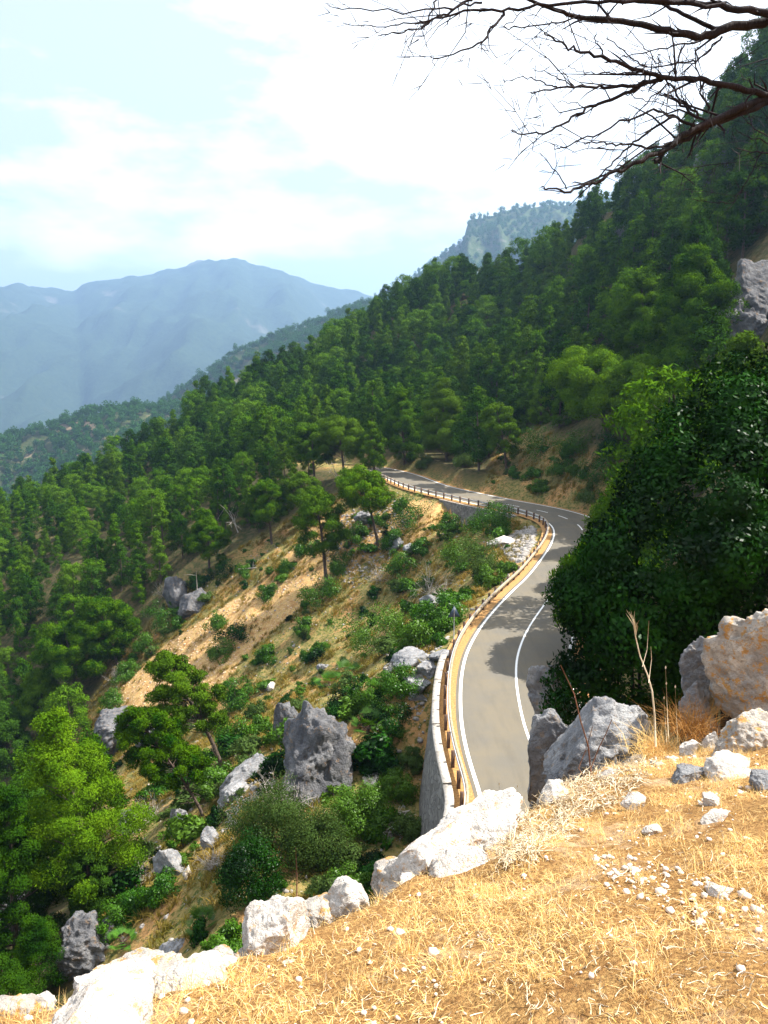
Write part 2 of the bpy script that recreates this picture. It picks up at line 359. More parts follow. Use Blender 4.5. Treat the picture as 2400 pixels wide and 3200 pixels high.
# crest of the near forest: (picture x, picture y of tree tops, distance)
crest = [(-300,1640,225),(0,1550,230),(145,1530,235),(246,1490,245),(492,1360,270),(564,1290,280),(694,1225,290),(810,1190,300),(984,1110,310),(1143,1010,310),(1273,925,305),(1389,865,300),(1461,850,290),(1534,850,280),(1606,820,270),(1722,735,250),(1866,610,230),(1996,560,215),(2098,500,205),(2257,345,195),(2330,215,190),(2400,120,190),(2650,-150,190)]
for px, py, Y in crest:
    add_p(px, py, Y, -7.5)
    p = W(px, py, Y); add_w(p[0]*1.12, p[1]+45, p[2]-7.5-14); add_w(p[0]*1.25, p[1]+110, p[2]-55)
# mountain side, right of the road
for px, py, Y in ((1700,1380,135),(1560,1330,160),(1800,1200,150),(1950,1300,110),(2000,1050,140),(1600,1150,210),(1900,900,180),(2150,1150,95),(2380,1050,80),(2400,800,100),(2700,900,80),(2200,800,140),(2400,500,145),(2700,300,150),(1300,1250,200),(900,1400,210),(600,1550,200),(350,1700,180),(1300,1120,250),(900,1250,260),(1650,1000,240)):
    add_p(px, py, Y)
# below the viewpoint
for x, y, z in ((9,18,11.5),(14,26,12),(18,38,13),(24,50,17),(6,11,11),(0,7,9),(-6,6,4),(-14,6,0),(-14,16,-7),(16,12,18),(28,20,28),(45,45,40),(0,-10,14),(20,-10,26),(-20,-10,2),(-40,5,-14),(-30,25,-18),(-60,30,-35),(3.5,14,8.5),(60,10,52),(70,70,62),(-80,60,-52),(-90,110,-60),(-120,160,-62),(-160,220,-62),(-110,20,-60),(-130,90,-70),(-200,120,-82),(-220,300,-80)):
    add_w(x, y, z)
cp = np.array(cp)
def tps_fit(P, lam=.6):
    A = P[:, :2]/100; n = len(A); r2 = ((A[:, None]-A[None])**2).sum(-1); K = .5*r2*np.log(r2+1e-12); K[np.arange(n), np.arange(n)] = lam*.002
    Q = np.hstack([np.ones((n, 1)), A]); Mx = np.zeros((n+3, n+3)); Mx[:n, :n] = K; Mx[:n, n:] = Q; Mx[n:, :n] = Q.T
    return A, np.linalg.solve(Mx, np.concatenate([P[:, 2], [0, 0, 0]]))
tA, tw = tps_fit(cp)
def tps(X, Y):
    P = np.stack([X.ravel(), Y.ravel()], 1)/100; out = np.empty(len(P))
    for k in range(0, len(P), 20000):
        q = P[k:k+20000]; r2 = ((q[:, None]-tA[None])**2).sum(-1)
        out[k:k+20000] = (.5*r2*np.log(r2+1e-12))@tw[:-3]+tw[-3]+q@tw[-2:]
    return out.reshape(X.shape)
def grow(lo, hi, a, step, g):
    """grid lines: dense (step) up to a, then growing"""
    v = list(np.arange(lo, a, step)); s = step
    while v[-1] < hi: s *= g; v.append(v[-1]+s)
    return np.array(v)
xr = grow(0, 320, 48, .6, 1.045); xl = grow(0, 320, 50, .65, 1.04); gx = np.concatenate([-xl[:0:-1], xr]); gy = grow(-14, 460, 150, .75, 1.02)
GX, GY = np.meshgrid(gx, gy)
dR = road_dist(GX, GY)
GZ = tps(GX, GY)
nP = np.stack([GX, GY, GX*0], -1)
away = np.clip((np.abs(dR-RW/2)-5)/8, 0, 1)
GZ = GZ+away*(fbm(nP/26, 5, 3)*2.3+ridged(nP/9+5, 3, 11)*.35)+np.clip(away+.2, 0, 1)*fbm(nP/3.2, 4, 5)*.24
S_W0, S_W1 = station(1520, 2535)-29, station(1465, 2050)
S_V0, S_V1 = station(1640, 1606), station(1390, 1556)
near_i = np.empty(GX.size, int); PP = np.stack([GX.ravel(), GY.ravel()], 1)
for k in range(0, len(PP), 20000): near_i[k:k+20000] = ((PP[k:k+20000, None]-lp[None, ::2])**2).sum(-1).argmin(1)*2
sG = ST[np.minimum(near_i, len(ST)-1)].reshape(GX.shape)
NAT = GZ.copy()
GZ = np.where(dR > RW+1.0, np.minimum(GZ, (dR-RW-1.0)*1.45-.05), GZ)
GZ = np.where(dR > RW+1.0, np.maximum(GZ, np.minimum((dR-RW-1.0)*.9, 2.5)-.05), GZ)
def inwall(s, a, b, e=5): return np.clip(np.minimum((s-a)/e, (b-s)/e), 0, 1)
wn = inwall(sG, S_W0, S_W1, 7); wf = inwall(sG, S_V0, S_V1, 6)
shw = np.where(dR < 0, -dR, 0)
drop = 6.0*wn+3.2*wf
GZ = np.where(dR < -1.4, np.minimum(GZ, -.12), GZ)
GZ = np.where(shw > 1.45, np.minimum(GZ, -drop*np.clip((shw-1.45)/.5, 0, 1)-.1), GZ)
GZ = np.where((dR < -1.0) & (dR >= -1.45), -.10+.0*GZ, GZ)
GZ = np.where((dR >= -1.0) & (dR <= RW+1.0), -.12, GZ)
# the cut and fill fade out past both ends of the road and away from it
keep = np.clip((ST[-1]-1-sG)/6, 0, 1)*np.clip((sG-1)/6, 0, 1)*np.clip((45-np.abs(dR-RW/2))/12, 0, 1)
GZ = GZ*keep+NAT*(1-keep)
def Hh(x, y):
    x = np.asarray(x, float); y = np.asarray(y, float)
    i = np.clip(np.searchsorted(gx, x)-1, 0, len(gx)-2); j = np.clip(np.searchsorted(gy, y)-1, 0, len(gy)-2)
    u = np.clip((x-gx[i])/(gx[i+1]-gx[i]), 0, 1); v = np.clip((y-gy[j])/(gy[j+1]-gy[j]), 0, 1)
    return GZ[j, i]*(1-u)*(1-v)+GZ[j, i+1]*u*(1-v)+GZ[j+1, i]*(1-u)*v+GZ[j+1, i+1]*u*v
def at(px, py, y0=14, y1=420):
    d = ray(px, py); Ys = np.arange(y0, y1, .25); P = np.array([0, 0, EYE])+d[None]*(Ys/d[1])[:, None]; h = Hh(P[:, 0], P[:, 1])
    k = np.argmax(P[:, 2] < h)
    if P[k, 2] >= h[k]: k = len(Ys)-1
    return np.array([P[k, 0], P[k, 1], h[k]])
def inpoly(x, y, poly):
    x = np.asarray(x); r = np.zeros(x.shape, bool); n = len(poly)
    for i in range(n):
        (x1, y1), (x2, y2) = poly[i], poly[(i+1) % n]
        c = ((y1 > y) != (y2 > y)) & (x < (x2-x1)*(y-y1)/(y2-y1+1e-9)+x1); r ^= c
    return r
OPEN = [(230,2330),(330,2100),(520,1880),(700,1745),(900,1620),(1010,1560),(1150,1500),(1480,1560),(1720,1600),(1760,1700),(1450,2080),(1440,2700),(900,3000),(250,3250),(330,2850),(420,2700),(250,2500)]
SCREE = [(330,2200),(520,2010),(800,1830),(960,1800),(960,1880),(760,2050),(680,2180),(560,2220),(440,2330),(330,2260)]
SCREE2 = [(870,1760),(1000,1600),(1180,1600),(1300,1560),(1400,1570),(1330,1700),(1150,1750),(1000,1850)]
BANK = [(1500,1560),(1560,1380),(1680,1330),(1800,1400),(1950,1420),(1990,1640),(1700,1600)]
qx, qy, qd = proj(np.stack([GX, GY, GZ], -1)); front = qd > 5
def soft(m, k=2):
    m = m.astype(float)
    for _ in range(k): m[1:-1, 1:-1] = (m[:-2, 1:-1]+m[2:, 1:-1]+m[1:-1, :-2]+m[1:-1, 2:]+m[1:-1, 1:-1])/5
    return m
mo = soft(inpoly(qx, qy, OPEN) & front & (GY < 175), 3); ms = soft(np.maximum(inpoly(qx, qy, SCREE), inpoly(qx, qy, SCREE2)*.8)*(front & (GY < 175)), 3)
mb = soft(inpoly(qx, qy, BANK) & front & (GY < 175), 3)
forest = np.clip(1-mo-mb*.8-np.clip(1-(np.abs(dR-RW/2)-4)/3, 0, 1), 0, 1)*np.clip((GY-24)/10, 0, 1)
V = np.stack([GX, GY, GZ], -1).reshape(-1, 3); ny_, nx_ = GX.shape
ii = (np.arange(ny_-1)[:, None]*nx_+np.arange(nx_-1)[None]).ravel(); FQ = np.stack([ii, ii+1, ii+nx_+1, ii+nx_], 1)
me = mesh_arrays('hillside', V, FQ, M['ground'], True)
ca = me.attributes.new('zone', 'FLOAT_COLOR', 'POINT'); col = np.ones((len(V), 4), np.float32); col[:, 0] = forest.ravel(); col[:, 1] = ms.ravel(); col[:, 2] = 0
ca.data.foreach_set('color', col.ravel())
tag(link('hillside', me), kind='structure')
# valley floor to the horizon
def grid_mesh(name, xs, ys, zf, mat):
    X, Y = np.meshgrid(xs, ys); Z = zf(X, Y); V = np.stack([X, Y, Z], -1).reshape(-1, 3); ny, nx = X.shape
    i = (np.arange(ny-1)[:, None]*nx+np.arange(nx-1)[None]).ravel(); return link(name, mesh_arrays(name, V, np.stack([i, i+1, i+nx+1, i+nx], 1), mat, True))
tag(grid_mesh('valley_floor', np.linspace(-8900, 6400, 80), np.linspace(-1400, 10400, 80), lambda X, Y: -290+0*X+fbm(np.stack([X, Y, 0*X], -1)/500, 3, 2)*8, M['farhill']), kind='structure')
# distant hills: crest line surveyed from the photograph, then real slopes to front and back
def hill(name, prof, Y0, dz, front_s, back_s, x0, x1, nx, depth_f, depth_b, ny, mat, rough, wl, seed, skew=0.0):
    pr = np.array(prof, float); top = W(pr[:, 0], pr[:, 1], Y0)
    xs = np.linspace(x0, x1, nx); ys = np.linspace(Y0-depth_f, Y0+depth_b, ny)
    def zf(X, Y):
        yc = Y0+skew*X*0; zc = np.interp(X*Y0/np.maximum(Y, 50)*1.0, top[:, 0], top[:, 2])+dz
        P = np.stack([X, Y, 0*X], -1)/wl; d = yc-Y; n = ridged(P*np.array([1, .35, 1]), 4, seed)*rough*np.clip(np.abs(d)/(wl*1.2), .0, 1)
        fs = np.where(d > 0, front_s*d*(1+.0*d), -back_s*d)
        return zc-fs+n+fbm(P*6, 3, seed+5)*rough*.15
    return grid_mesh(name, xs, ys, zf, mat), zf
farp = [(-900,1000),(-300,930),(-100,905),(0,892),(60,893),(87,897),(160,905),(231,911),(262,885),(300,873),(362,865),(430,864),(477,861),(520,846),(579,832),(620,820),(651,817),(700,812),(738,808),(765,812),(780,826),(810,832),(870,850),(926,868),(1013,890),(1128,914),(1300,960),(1700,1100)]
o_, zf_far = hill('mountain', farp, 6500, 0, .36, .6, -5000, 2600, 280, 3000, 1400, 200, M['farhill'], 150, 800, 21); tag(o_, kind='structure')
fp2 = [(-900,800),(-200,880),(0,893),(90,905),(300,935),(700,1000)]
o_, _z = hill('far_mountain', fp2, 8600, 0, .3, .5, -6800, 600, 120, 2400, 900, 60, M['farhill'], 120, 860, 31); tag(o_, kind='structure')
clp = [(1000,1010),(1180,925),(1259,890),(1302,850),(1389,780),(1440,748),(1454,728),(1461,682),(1500,668),(1591,645),(1736,632),(1816,620),(2000,600),(2400,590)]
o_, zf_cl = hill('cliff_mountain', clp, 2400, -9, .62, .5, -260, 1400, 220, 740, 430, 130, M['cliffhill'], 34, 140, 41); tag(o_, kind='structure')
mbp = [(380,1330),(500,1245),(608,1175),(723,1090),(868,1030),(1013,980),(1143,930),(1259,925),(1400,900),(1700,850)]
o_, zf_b = hill('wooded_spur', mbp, 1500, -12, .55, .5, -610, 520, 170, 650, 300, 120, M['midhill'], 26, 105, 51); tag(o_, kind='structure')
map_ = [(-600,1480),(-200,1400),(0,1348),(145,1312),(289,1268),(420,1247),(564,1247),(640,1262),(760,1300),(900,1360),(1200,1450)]
o_, zf_a = hill('wooded_hill', map_, 1100, -12, .42, .5, -730, 240, 170, 520, 240, 120, M['midhill'], 20, 90, 61); tag(o_, kind='structure')

# ---------------------------------------------------------------- road
def strip(name, s0, s1, d0, d1, z, mat, step=.8, parent=None, zl=None):
    s = np.linspace(s0, s1, max(2, int((s1-s0)/step)+1)); nd = 2; ds = np.array([d0, d1]); zs = (z, z if zl is None else zl)
    P = np.concatenate([np.column_stack([road_pt(s, d), np.full(len(s), zz)]) for d, zz in zip(ds, zs)]); n = len(s); i = np.arange(n-1)
    return link(name, mesh_arrays(name, P, np.stack([i, i+n, i+n+1, i+1], 1)[:, ::-1], mat), parent)
E0, E1 = 2.0, min(ST[-1]-2, station(1180, 1482)+9)
road = tag(strip('road', E0, E1, -.28, RW+.3, 0.0, M['asphalt']), kind='structure')
tag(strip('verge', E0, E1, -1.45, -.28, -.015, M['verge'], zl=-.006), kind='structure')
tag(strip('gravel_shoulder', E0, E1, RW+.3, RW+1.6, -.006, M['verge'], zl=.02), kind='structure')
strip('edge_line', E0, E1, -.09, .09, .004, M['paint'], parent=road)
strip('edge_line', E0, E1, RW-.1, RW+.1, .004, M['paint'], parent=road)
sC = station(1703-145, 1861+30)
q = onz(np.array([1703.]), np.array([1861.]))[0, :2]; sC = ST[np.argmin(((lp+RN*3.4-q)**2).sum(1))]
strip('centre_line', E0, sC, 3.40, 3.54, .004, M['paint'], parent=road)
for (a, b), (c, d) in (((1735,1816),(1753,1782)),((1778,1755),(1795,1722)),((1812,1702),(1819,1672)),((1818,1656),(1806,1638)),((1780,1622),(1748,1611)),((1690,1603),(1655,1596)),((1590,1587),(1550,1580))):
    e = []
    for u, v in ((a, b), (c, d)):
        q = onz(np.array([float(u)]), np.array([float(v)]))[0, :2]; e.append(ST[np.argmin(((lp+RN*3.4-q)**2).sum(1))])
    strip('centre_line', e[0], e[1], 3.38, 3.54, .004, M['paint'], .5, parent=road)
# guard rail
gr = tag(empty('guard_rail', (*road_pt(S_W1, -.95), 0)), 'long weathered guard rail on brown posts along the outer edge of the bending road', 'guard rail')
gl = np.array(gr.location)
def rail_curve(s0, s1, d, z0, z1, th, name, mat, step=.8):
    s = np.linspace(s0, s1, int((s1-s0)/step)+1); a = road_pt(s, d-th/2); b = road_pt(s, d+th/2); n = len(s)
    V = np.concatenate([np.column_stack([a, np.full(n, z0)]), np.column_stack([b, np.full(n, z0)]), np.column_stack([b, np.full(n, z1)]), np.column_stack([a, np.full(n, z1)])])-gl
    i = np.arange(n-1); Fc = [np.stack([i+p*n, i+q_*n, i+1+q_*n, i+1+p*n], 1) for p, q_ in ((0, 1), (1, 2), (2, 3), (3, 0))]
    Fc.append(np.array([[0, n, 2*n, 3*n], [n-1, 4*n-1, 3*n-1, 2*n-1]])); return link(name, mesh_arrays(name, V, np.concatenate(Fc), mat), gr)
gs0, gs1 = S_W0-6, station(1180, 1482)+7
rail_curve(gs0, gs1, -.66, .50, .74, .13, 'rail', M['rail'])
rail_curve(gs0, gs1, -.77, .54, .70, .05, 'steel_backing', M['steel'])
pm = MB(); pm.box((0, 0, .10), (.17, .17, 1.5)); pmesh = pm.mesh('post', M['post'])
rm = MB(); rm.box((0, 0, 0), (.10, .035, .16)); rmesh = rm.mesh('reflector', M['signface'])
sp_ = np.arange(gs0+1, gs1-1, 2.0)
if len(sp_) > 98: sp_ = sp_[-98:]
for k, s in enumerate(sp_):
    q = road_pt(s, -.92); t0 = road_pt(s+.3, -.92)-q; o = link('post', pmesh, gr, (q[0]-gl[0], q[1]-gl[1], 0-gl[2])); o.rotation_euler.z = math.atan2(t0[1], t0[0])
    if k % 4 == 0 and s < S_W1+30:
        r = link('reflector', rmesh, o, (0, -.11 if True else 0, .86))
# retaining walls
def wall(name, label, s0, s1, d, ztop, zbot, th, coph, cop_over, seg, mat):
    q0 = road_pt((s0+s1)/2, d); o = tag(empty(name, (q0[0], q0[1], zbot)), label, 'retaining wall'); ol = np.array(o.location)
    s = np.linspace(s0, s1, int((s1-s0)/.5)+1); n = len(s)
    nz = 14; zz = np.linspace(zbot, ztop, nz); batter = (ztop-zz)*.12
    rows = [np.column_stack([road_pt(s, d-b), np.full(n, z)]) for z, b in zip(zz, batter)]+[np.column_stack([road_pt(s, d+th), np.full(n, ztop)])]
    V = np.concatenate(rows); V[:nz*n, 0] += vnoise(V[:nz*n]*2.3, 3)*.05-ol[0]*0
    V -= ol; i = np.arange(n-1); Fc = np.concatenate([np.stack([i+r*n, i+1+r*n, i+1+(r+1)*n, i+(r+1)*n], 1) for r in range(nz)])
    link('wall', mesh_arrays('wall', V, Fc, mat, False), o)
    b = MB(); ss = s0
    while ss < s1-.3:
        e = min(ss+seg, s1)-.05; t = np.linspace(ss, e, 5); hz = coph*random.uniform(.85, 1.15)
        a, c = road_pt(t, d-cop_over), road_pt(t, d+th+cop_over*.5); z0 = ztop-.01
        V = np.concatenate([np.column_stack([a, np.full(5, z0)]), np.column_stack([c, np.full(5, z0)]), np.column_stack([c, np.full(5, z0+hz)]), np.column_stack([a, np.full(5, z0+hz*.95)])])-ol
        i = np.arange(4); Fc = [np.stack([i+p*5, i+q_*5, i+1+q_*5, i+1+p*5], 1) for p, q_ in ((0, 1), (1, 2), (2, 3), (3, 0))]; Fc.append(np.array([[0, 5, 10, 15], [4, 19, 14, 9]]))
        b.add(V, np.concatenate(Fc)); ss += seg
    b.build('coping', M['coping'], o); return o
random.seed(3)
wall('retaining_wall', 'tall curved rubble retaining wall with pale coping under the nearest road bend', S_W0, S_W1, -1.62, .0, -9.0, .34, .26, .05, 3.1, M['masonry'])
wall('retaining_wall', 'low grey stone retaining wall under the far stretch of guard rail', S_V0, S_V1, -1.7, -.14, -5.5, .4, .10, .05, 4.0, M['masonry'])
# road sign seen from behind
sg = onz(np.array([1418.]), np.array([2012.]), -.1)[0]; zg = Hh(sg[0], sg[1])
so_ = tag(empty('road_sign', (sg[0], sg[1], zg)), 'triangular road sign on a thin grey post seen from its dark back', 'road sign'); so_.rotation_euler.z = R(12)
b = MB(); b.tube([(0, 0, -.4), (0, 0, 2.75)], .035, 8); b.build('pole', M['steel'], so_)
def tri(sz, y0, y1, up=1):
    h = sz*.866; pts = np.array([(-sz/2, -h/3), (sz/2, -h/3), (0, 2*h/3)])
    if up < 0: pts = -pts[::-1]*np.array([1, 1])
    V = np.array([(x, y0, z) for x, z in pts]+[(x, y1, z) for x, z in pts]); return V
b = MB(); b.add(tri(.95, .036, .050), [(0, 1, 2), (5, 4, 3)]); b.F.setdefault(4, []).append(np.array([[0, 3, 4, 1], [1, 4, 5, 2], [2, 5, 3, 0]])); pl = b.build('sign_panel', M['signback'], so_, loc=(0, 0, 2.42))
b = MB(); b.add(tri(.93, .052, .056), [(0, 1, 2), (5, 4, 3)]); fr = b.build('sign_face', M['signred'], pl)
b = MB(); b.add(tri(.66, .058, .061), [(0, 1, 2), (5, 4, 3)]); b.build('sign_centre', M['signface'], pl)

# ---------------------------------------------------------------- the dry grassy bank under the viewpoint
k3 = np.stack([W(1200, 3200, 2.7), W(100, 3100, 3.9), W(2000, 2400, 7.2)])
KP = np.linalg.solve(np.column_stack([k3[:, :2], np.ones(3)]), k3[:, 2])         # plane z = ax+by+c
def on_plane(px, py):
    d = ray(px, py); t = (EYE*-1+KP[2])/(d[..., 2]-KP[0]*d[..., 0]-KP[1]*d[..., 1]); return np.array([0, 0, EYE])+d*t[..., None]
kedge = np.array([(-1500,3420),(-600,3290),(0,3175),(200,3130),(430,3090),(640,3030),(900,2905),(1180,2765),(1400,2655),(1560,2560),(1680,2495),(1800,2425),(1950,2375),(2150,2330),(2400,2300),(2900,2230),(3800,2150)], float)
KE = on_plane(kedge[:, 0], kedge[:, 1])[:, :2]
KE = resample(chaikin(KE, 2), .12)
def kn_dist(x, y):
    """distance beyond the rim (+ outside)"""
    P = np.stack([np.ravel(x), np.ravel(y)], 1); out = np.empty(len(P)); tgk = np.gradient(KE, axis=0); nk = np.stack([-tgk[:, 1], tgk[:, 0]], 1)
    for k in range(0, len(P), 20000):
        D = P[k:k+20000, None]-KE[None]; j = (D**2).sum(-1).argmin(1); dd = D[np.arange(len(j)), j]; out[k:k+20000] = np.sign((dd*nk[j]).sum(-1))*np.linalg.norm(dd, axis=1)
    return out.reshape(np.shape(x))
def kn_z(x, y):
    x = np.asarray(x, float); y = np.asarray(y, float); d = kn_dist(x, y); P = np.stack([x, y, 0*x], -1)
    z = KP[0]*x+KP[1]*y+KP[2]+fbm(P*.9, 4, 9)*.07+fbm(P*3.5, 3, 19)*.022
    e = np.clip(d+.12, 0, None); return z-e*1.0-e**2*.9/(1+e*.35)
KX, KY = np.meshgrid(np.concatenate([np.arange(-14, -4, .25), np.arange(-4, 8, .06), np.arange(8, 20, .25)]), np.concatenate([np.arange(-6, 2, .25), np.arange(2, 10, .055), np.arange(10, 16, .2)]))
KZ = kn_z(KX, KY); KZ = np.maximum(KZ, Hh(KX, KY)-2.5)
nyk, nxk = KX.shape; ii = (np.arange(nyk-1)[:, None]*nxk+np.arange(nxk-1)[None]).ravel()
tag(link('grassy_bank', mesh_arrays('grassy_bank', np.stack([KX, KY, KZ], -1).reshape(-1, 3), np.stack([ii, ii+1, ii+nxk+1, ii+nxk], 1), M['knoll'], True)), kind='structure')
def kpt(px, py):
    p = on_plane(np.array([float(px)]), np.array([float(py)]))[0]; return np.array([p[0], p[1], float(kn_z(np.array([p[0]]), np.array([p[1]]))[0])])
# blades
def blades(name, X, Y, Z, lo, hi, wid, lean, mat, seed, label=None):
    g = np.random.default_rng(seed); n = len(X); Lh = g.uniform(lo, hi, n); a = g.uniform(0, 2*math.pi, n); ln = g.uniform(.1, lean, n)
    b = g.uniform(0, 2*math.pi, n); w_ = g.uniform(.6, 1.2, n)*wid
    base = np.stack([X, Y, Z], 1); dirn = np.stack([np.cos(a)*ln, np.sin(a)*ln, np.ones(n)], 1); dirn /= np.linalg.norm(dirn, axis=1)[:, None]
    side = np.stack([np.cos(b), np.sin(b), np.zeros(n)], 1)*w_[:, None]
    mid = base+dirn*Lh[:, None]*.55; tip = base+dirn*Lh[:, None]+np.stack([np.cos(a)*ln*.5, np.sin(a)*ln*.5, -.25*ln], 1)*Lh[:, None]
    V = np.stack([base-side, base+side, mid+side*.8, mid-side*.8, tip], 1).reshape(-1, 3); i = np.arange(n)*5
    return link(name, mesh_arrays(name, V, [np.stack([i, i+1, i+2, i+3], 1), np.stack([i+3, i+2, i+4], 1)], mat))
g = np.random.default_rng(5)
n = 330000; x = g.uniform(-5.5, 7, n); y = g.uniform(2.0, 10.5, n); px, py, dd = proj(np.stack([x, y, KP[0]*x+KP[1]*y+KP[2]], -1))
ok = (px > -150) & (px < 2550) & (py < 3330); x, y = x[ok], y[ok]; d = kn_dist(x, y); dens = fbm(np.stack([x, y, 0*x], -1)*1.6, 4, 77)*.55+fbm(np.stack([x, y, 0*x], -1)*7, 2, 78)*.35
ok = (d < .12) & (g.uniform(-.65, .8, len(x)) < dens*1.7-.12); x, y = x[ok], y[ok]
tag(blades('dry_grass', x, y, kn_z(x, y)-.004, .022, .075, .0017, 2.0, M['blades'], 6), kind='stuff')
x2 = g.uniform(-5.5, 7, 900); y2 = g.uniform(2.2, 9.5, 900); x = (x2[:, None]+g.normal(0, .045, (900, 40))).ravel(); y = (y2[:, None]+g.normal(0, .045, (900, 40))).ravel()
ok = kn_dist(x, y) < .1; x, y = x[ok], y[ok]; tag(blades('dry_grass_tuft', x, y, kn_z(x, y)-.004, .05, .15, .0017, .9, M['blades'], 16), kind='stuff')
# ---------------------------------------------------------------- rocks
import bmesh
ICO = {}
def ico(n):
    if n not in ICO:
        b = bmesh.new(); bmesh.ops.create_icosphere(b, subdivisions=n, radius=1); b.verts.ensure_lookup_table()
        ICO[n] = (np.array([v.co[:] for v in b.verts]), np.array([[v.index for v in f.verts] for f in b.faces])); b.free()
    return ICO[n]
def rock_mesh(name, dims, seed, mat, sub=5, cuts=9, rough=.10, rdg=.06, crag=2.2):
    V, Fc = ico(sub); V = V.copy(); g = np.random.default_rng(seed)
    for _ in range(cuts):
        nrm = g.normal(size=3); nrm /= np.linalg.norm(nrm); h = g.uniform(.45, .8); ex = np.clip(V@nrm-h, 0, None); V -= ex[:, None]*nrm*.93
    U = V/np.linalg.norm(V, axis=1)[:, None]; D = np.array(dims)/np.max(dims)
    q = V*D*crag+seed*3.1; disp = fbm(q, 6, seed, .6)*rough+ridged(q*1.9, 5, seed+3)*rdg
    V = V*(1+disp[:, None]); V = V*np.array(dims)
    return mesh_arrays(name, V, Fc, mat, True)
def rock_thing(name, label, c, dims, seed, mat, rz=0.0, tilt=(0, 0), cat='rock', group=None, **k):
    o = link(name, rock_mesh(name, dims, seed, mat, **k)); o.location = c; o.rotation_euler = (tilt[0], tilt[1], rz); tag(o, label, cat, group); return o
# (centre x, centre y, width, height on the photograph, extra depth factor, material, tilt about view axis, label)
FR = [
 (275,3235,520,240,.8,'rock_white',-.1,'biggest rounded white boulder in the bottom left corner of the bank'),
 (15,3165,170,120,.8,'rock_lichen',0,'small lichen patched rock cut by the left border at the bottom'),
 (125,3095,120,80,.8,'rock_white',0,'small grey white rock just behind the biggest corner boulder'),
 (310,3085,280,90,.9,'rock_white',-.2,'pale smooth slab between the corner boulder and the flat lichened slab'),
 (440,3030,290,85,.9,'rock_lichen',.05,'flat slab with orange lichen along its top at the lower left rim'),
 (575,3075,220,75,1.0,'rock_white',-.15,'low white outcrop half sunk in dry grass right of the flat slab'),
 (700,2980,110,75,.8,'rock_lichen',-.1,'small pinkish rock left of the tall white boulder'),
 (848,2900,260,230,.7,'rock_white',-.35,'tall white boulder with streaked face standing on the grass rim'),
 (1000,2775,180,110,.8,'rock_lichen',-.1,'lichened lower half of the twin rocks on the rim'),
 (1085,2745,190,140,.8,'rock_white',-.5,'rounded white upper half of the twin rocks on the rim'),
 (1230,2685,160,100,.8,'rock_lichen',-.3,'small tan capped rock on the rim below the retaining wall'),
 (1330,2670,330,120,.8,'rock_white',-.62,'long white ledge on the rim below the retaining wall foot'),
 (1480,2595,320,110,.8,'rock_white',-.6,'long white ledge on the rim where the road edge line disappears'),
 (1440,2680,190,100,.8,'rock_white',-.3,'squat white rock beside the dry twig litter'),
 (1725,2480,130,75,.8,'rock_white',-.5,'pale rock at the foot of the dark blue grey boulder'),
 (2000,2322,75,65,.7,'rock_white',-.2,'small white stone among brown tussocks left of the thin stalk'),
 (2170,2325,75,95,.7,'rock_white',.1,'upright white stone below the dark bush at right'),
 (2232,2320,60,90,.7,'rock_white',0,'narrow white stone leaning beside the tall lichened boulder'),
 (2335,2295,230,190,.7,'rock_lichen',-.35,'white boulder with orange lichen at the right border above the grass'),
 (2165,2415,125,75,1.0,'rock_grey',-.1,'low grey dome rock sunk in the grass at right'),
 (2285,2400,150,75,1.0,'rock_white',-.15,'flat cracked pale rock right of the low grey dome'),
 (2062,2395,60,35,1.0,'rock_lichen',-.1,'small flat stone with an orange edge at the top of the grass'),
 (2390,2440,100,55,1.0,'rock_grey',-.1,'grey stone cut by the right border in the grass'),
 (1990,2500,75,40,1.0,'rock_white',-.1,'pale half buried stone near the crossing red stalks'),
 (2040,2590,60,40,1.0,'rock_white',.2,'white stone alone in the middle of the upper grass'),
 (2225,2500,70,45,1.0,'rock_white',.2,'white stone in the grass below the low grey dome'),
 (2255,2790,85,55,1.0,'rock_white',0,'round white stone beside the gravel streak in the grass'),
 (2240,2560,90,35,1.0,'rock_white',-.3,'flat white stone half hidden by yellow grass at right'),
]
for i, (cx, cy, w_, h_, df, mt, tl, lab) in enumerate(FR):
    b_ = kpt(cx, cy+h_*.28); b_[2] += .7*(on_plane(np.array([float(cx)]), np.array([cy+h_*.28]))[0][2]-b_[2]); Yd = proj(b_)[2]; a = w_*.56*Yd/F; c_ = h_*.55*Yd/F
    rock_thing('boulder' if w_ > 200 else 'rock', lab, (b_[0], b_[1]+a*df*.35, b_[2]+c_*.04), (a, a*df, c_), 100+i, M[mt], tilt=(0, tl), sub=6 if w_ > 200 else 5)
LP_ = [(70,3150),(170,3060),(350,3140),(520,3110),(640,3080),(690,3040),(760,2990),(900,3000),(950,2850),(1170,2740),(1270,2740),(1400,2720),(1540,2640),(1600,2560),(1640,2530),(1900,2430),(2110,2370),(2330,2420)]
gq = np.random.default_rng(77)
for k, (cx, cy) in enumerate(LP_):
    b_ = kpt(cx, cy); a = gq.uniform(.05, .13); rock_thing('rock', 'small broken limestone lump half buried in the straw between the larger rim rocks', (b_[0], b_[1], b_[2]-.01), (a*gq.uniform(1, 1.7), a, a*gq.uniform(.4, .7)), 700+k, M['rock_lichen' if k % 3 == 0 else 'rock_white'], rz=gq.uniform(0, 3), tilt=(0, -.2), group='small limestone lumps along the rim', sub=4)
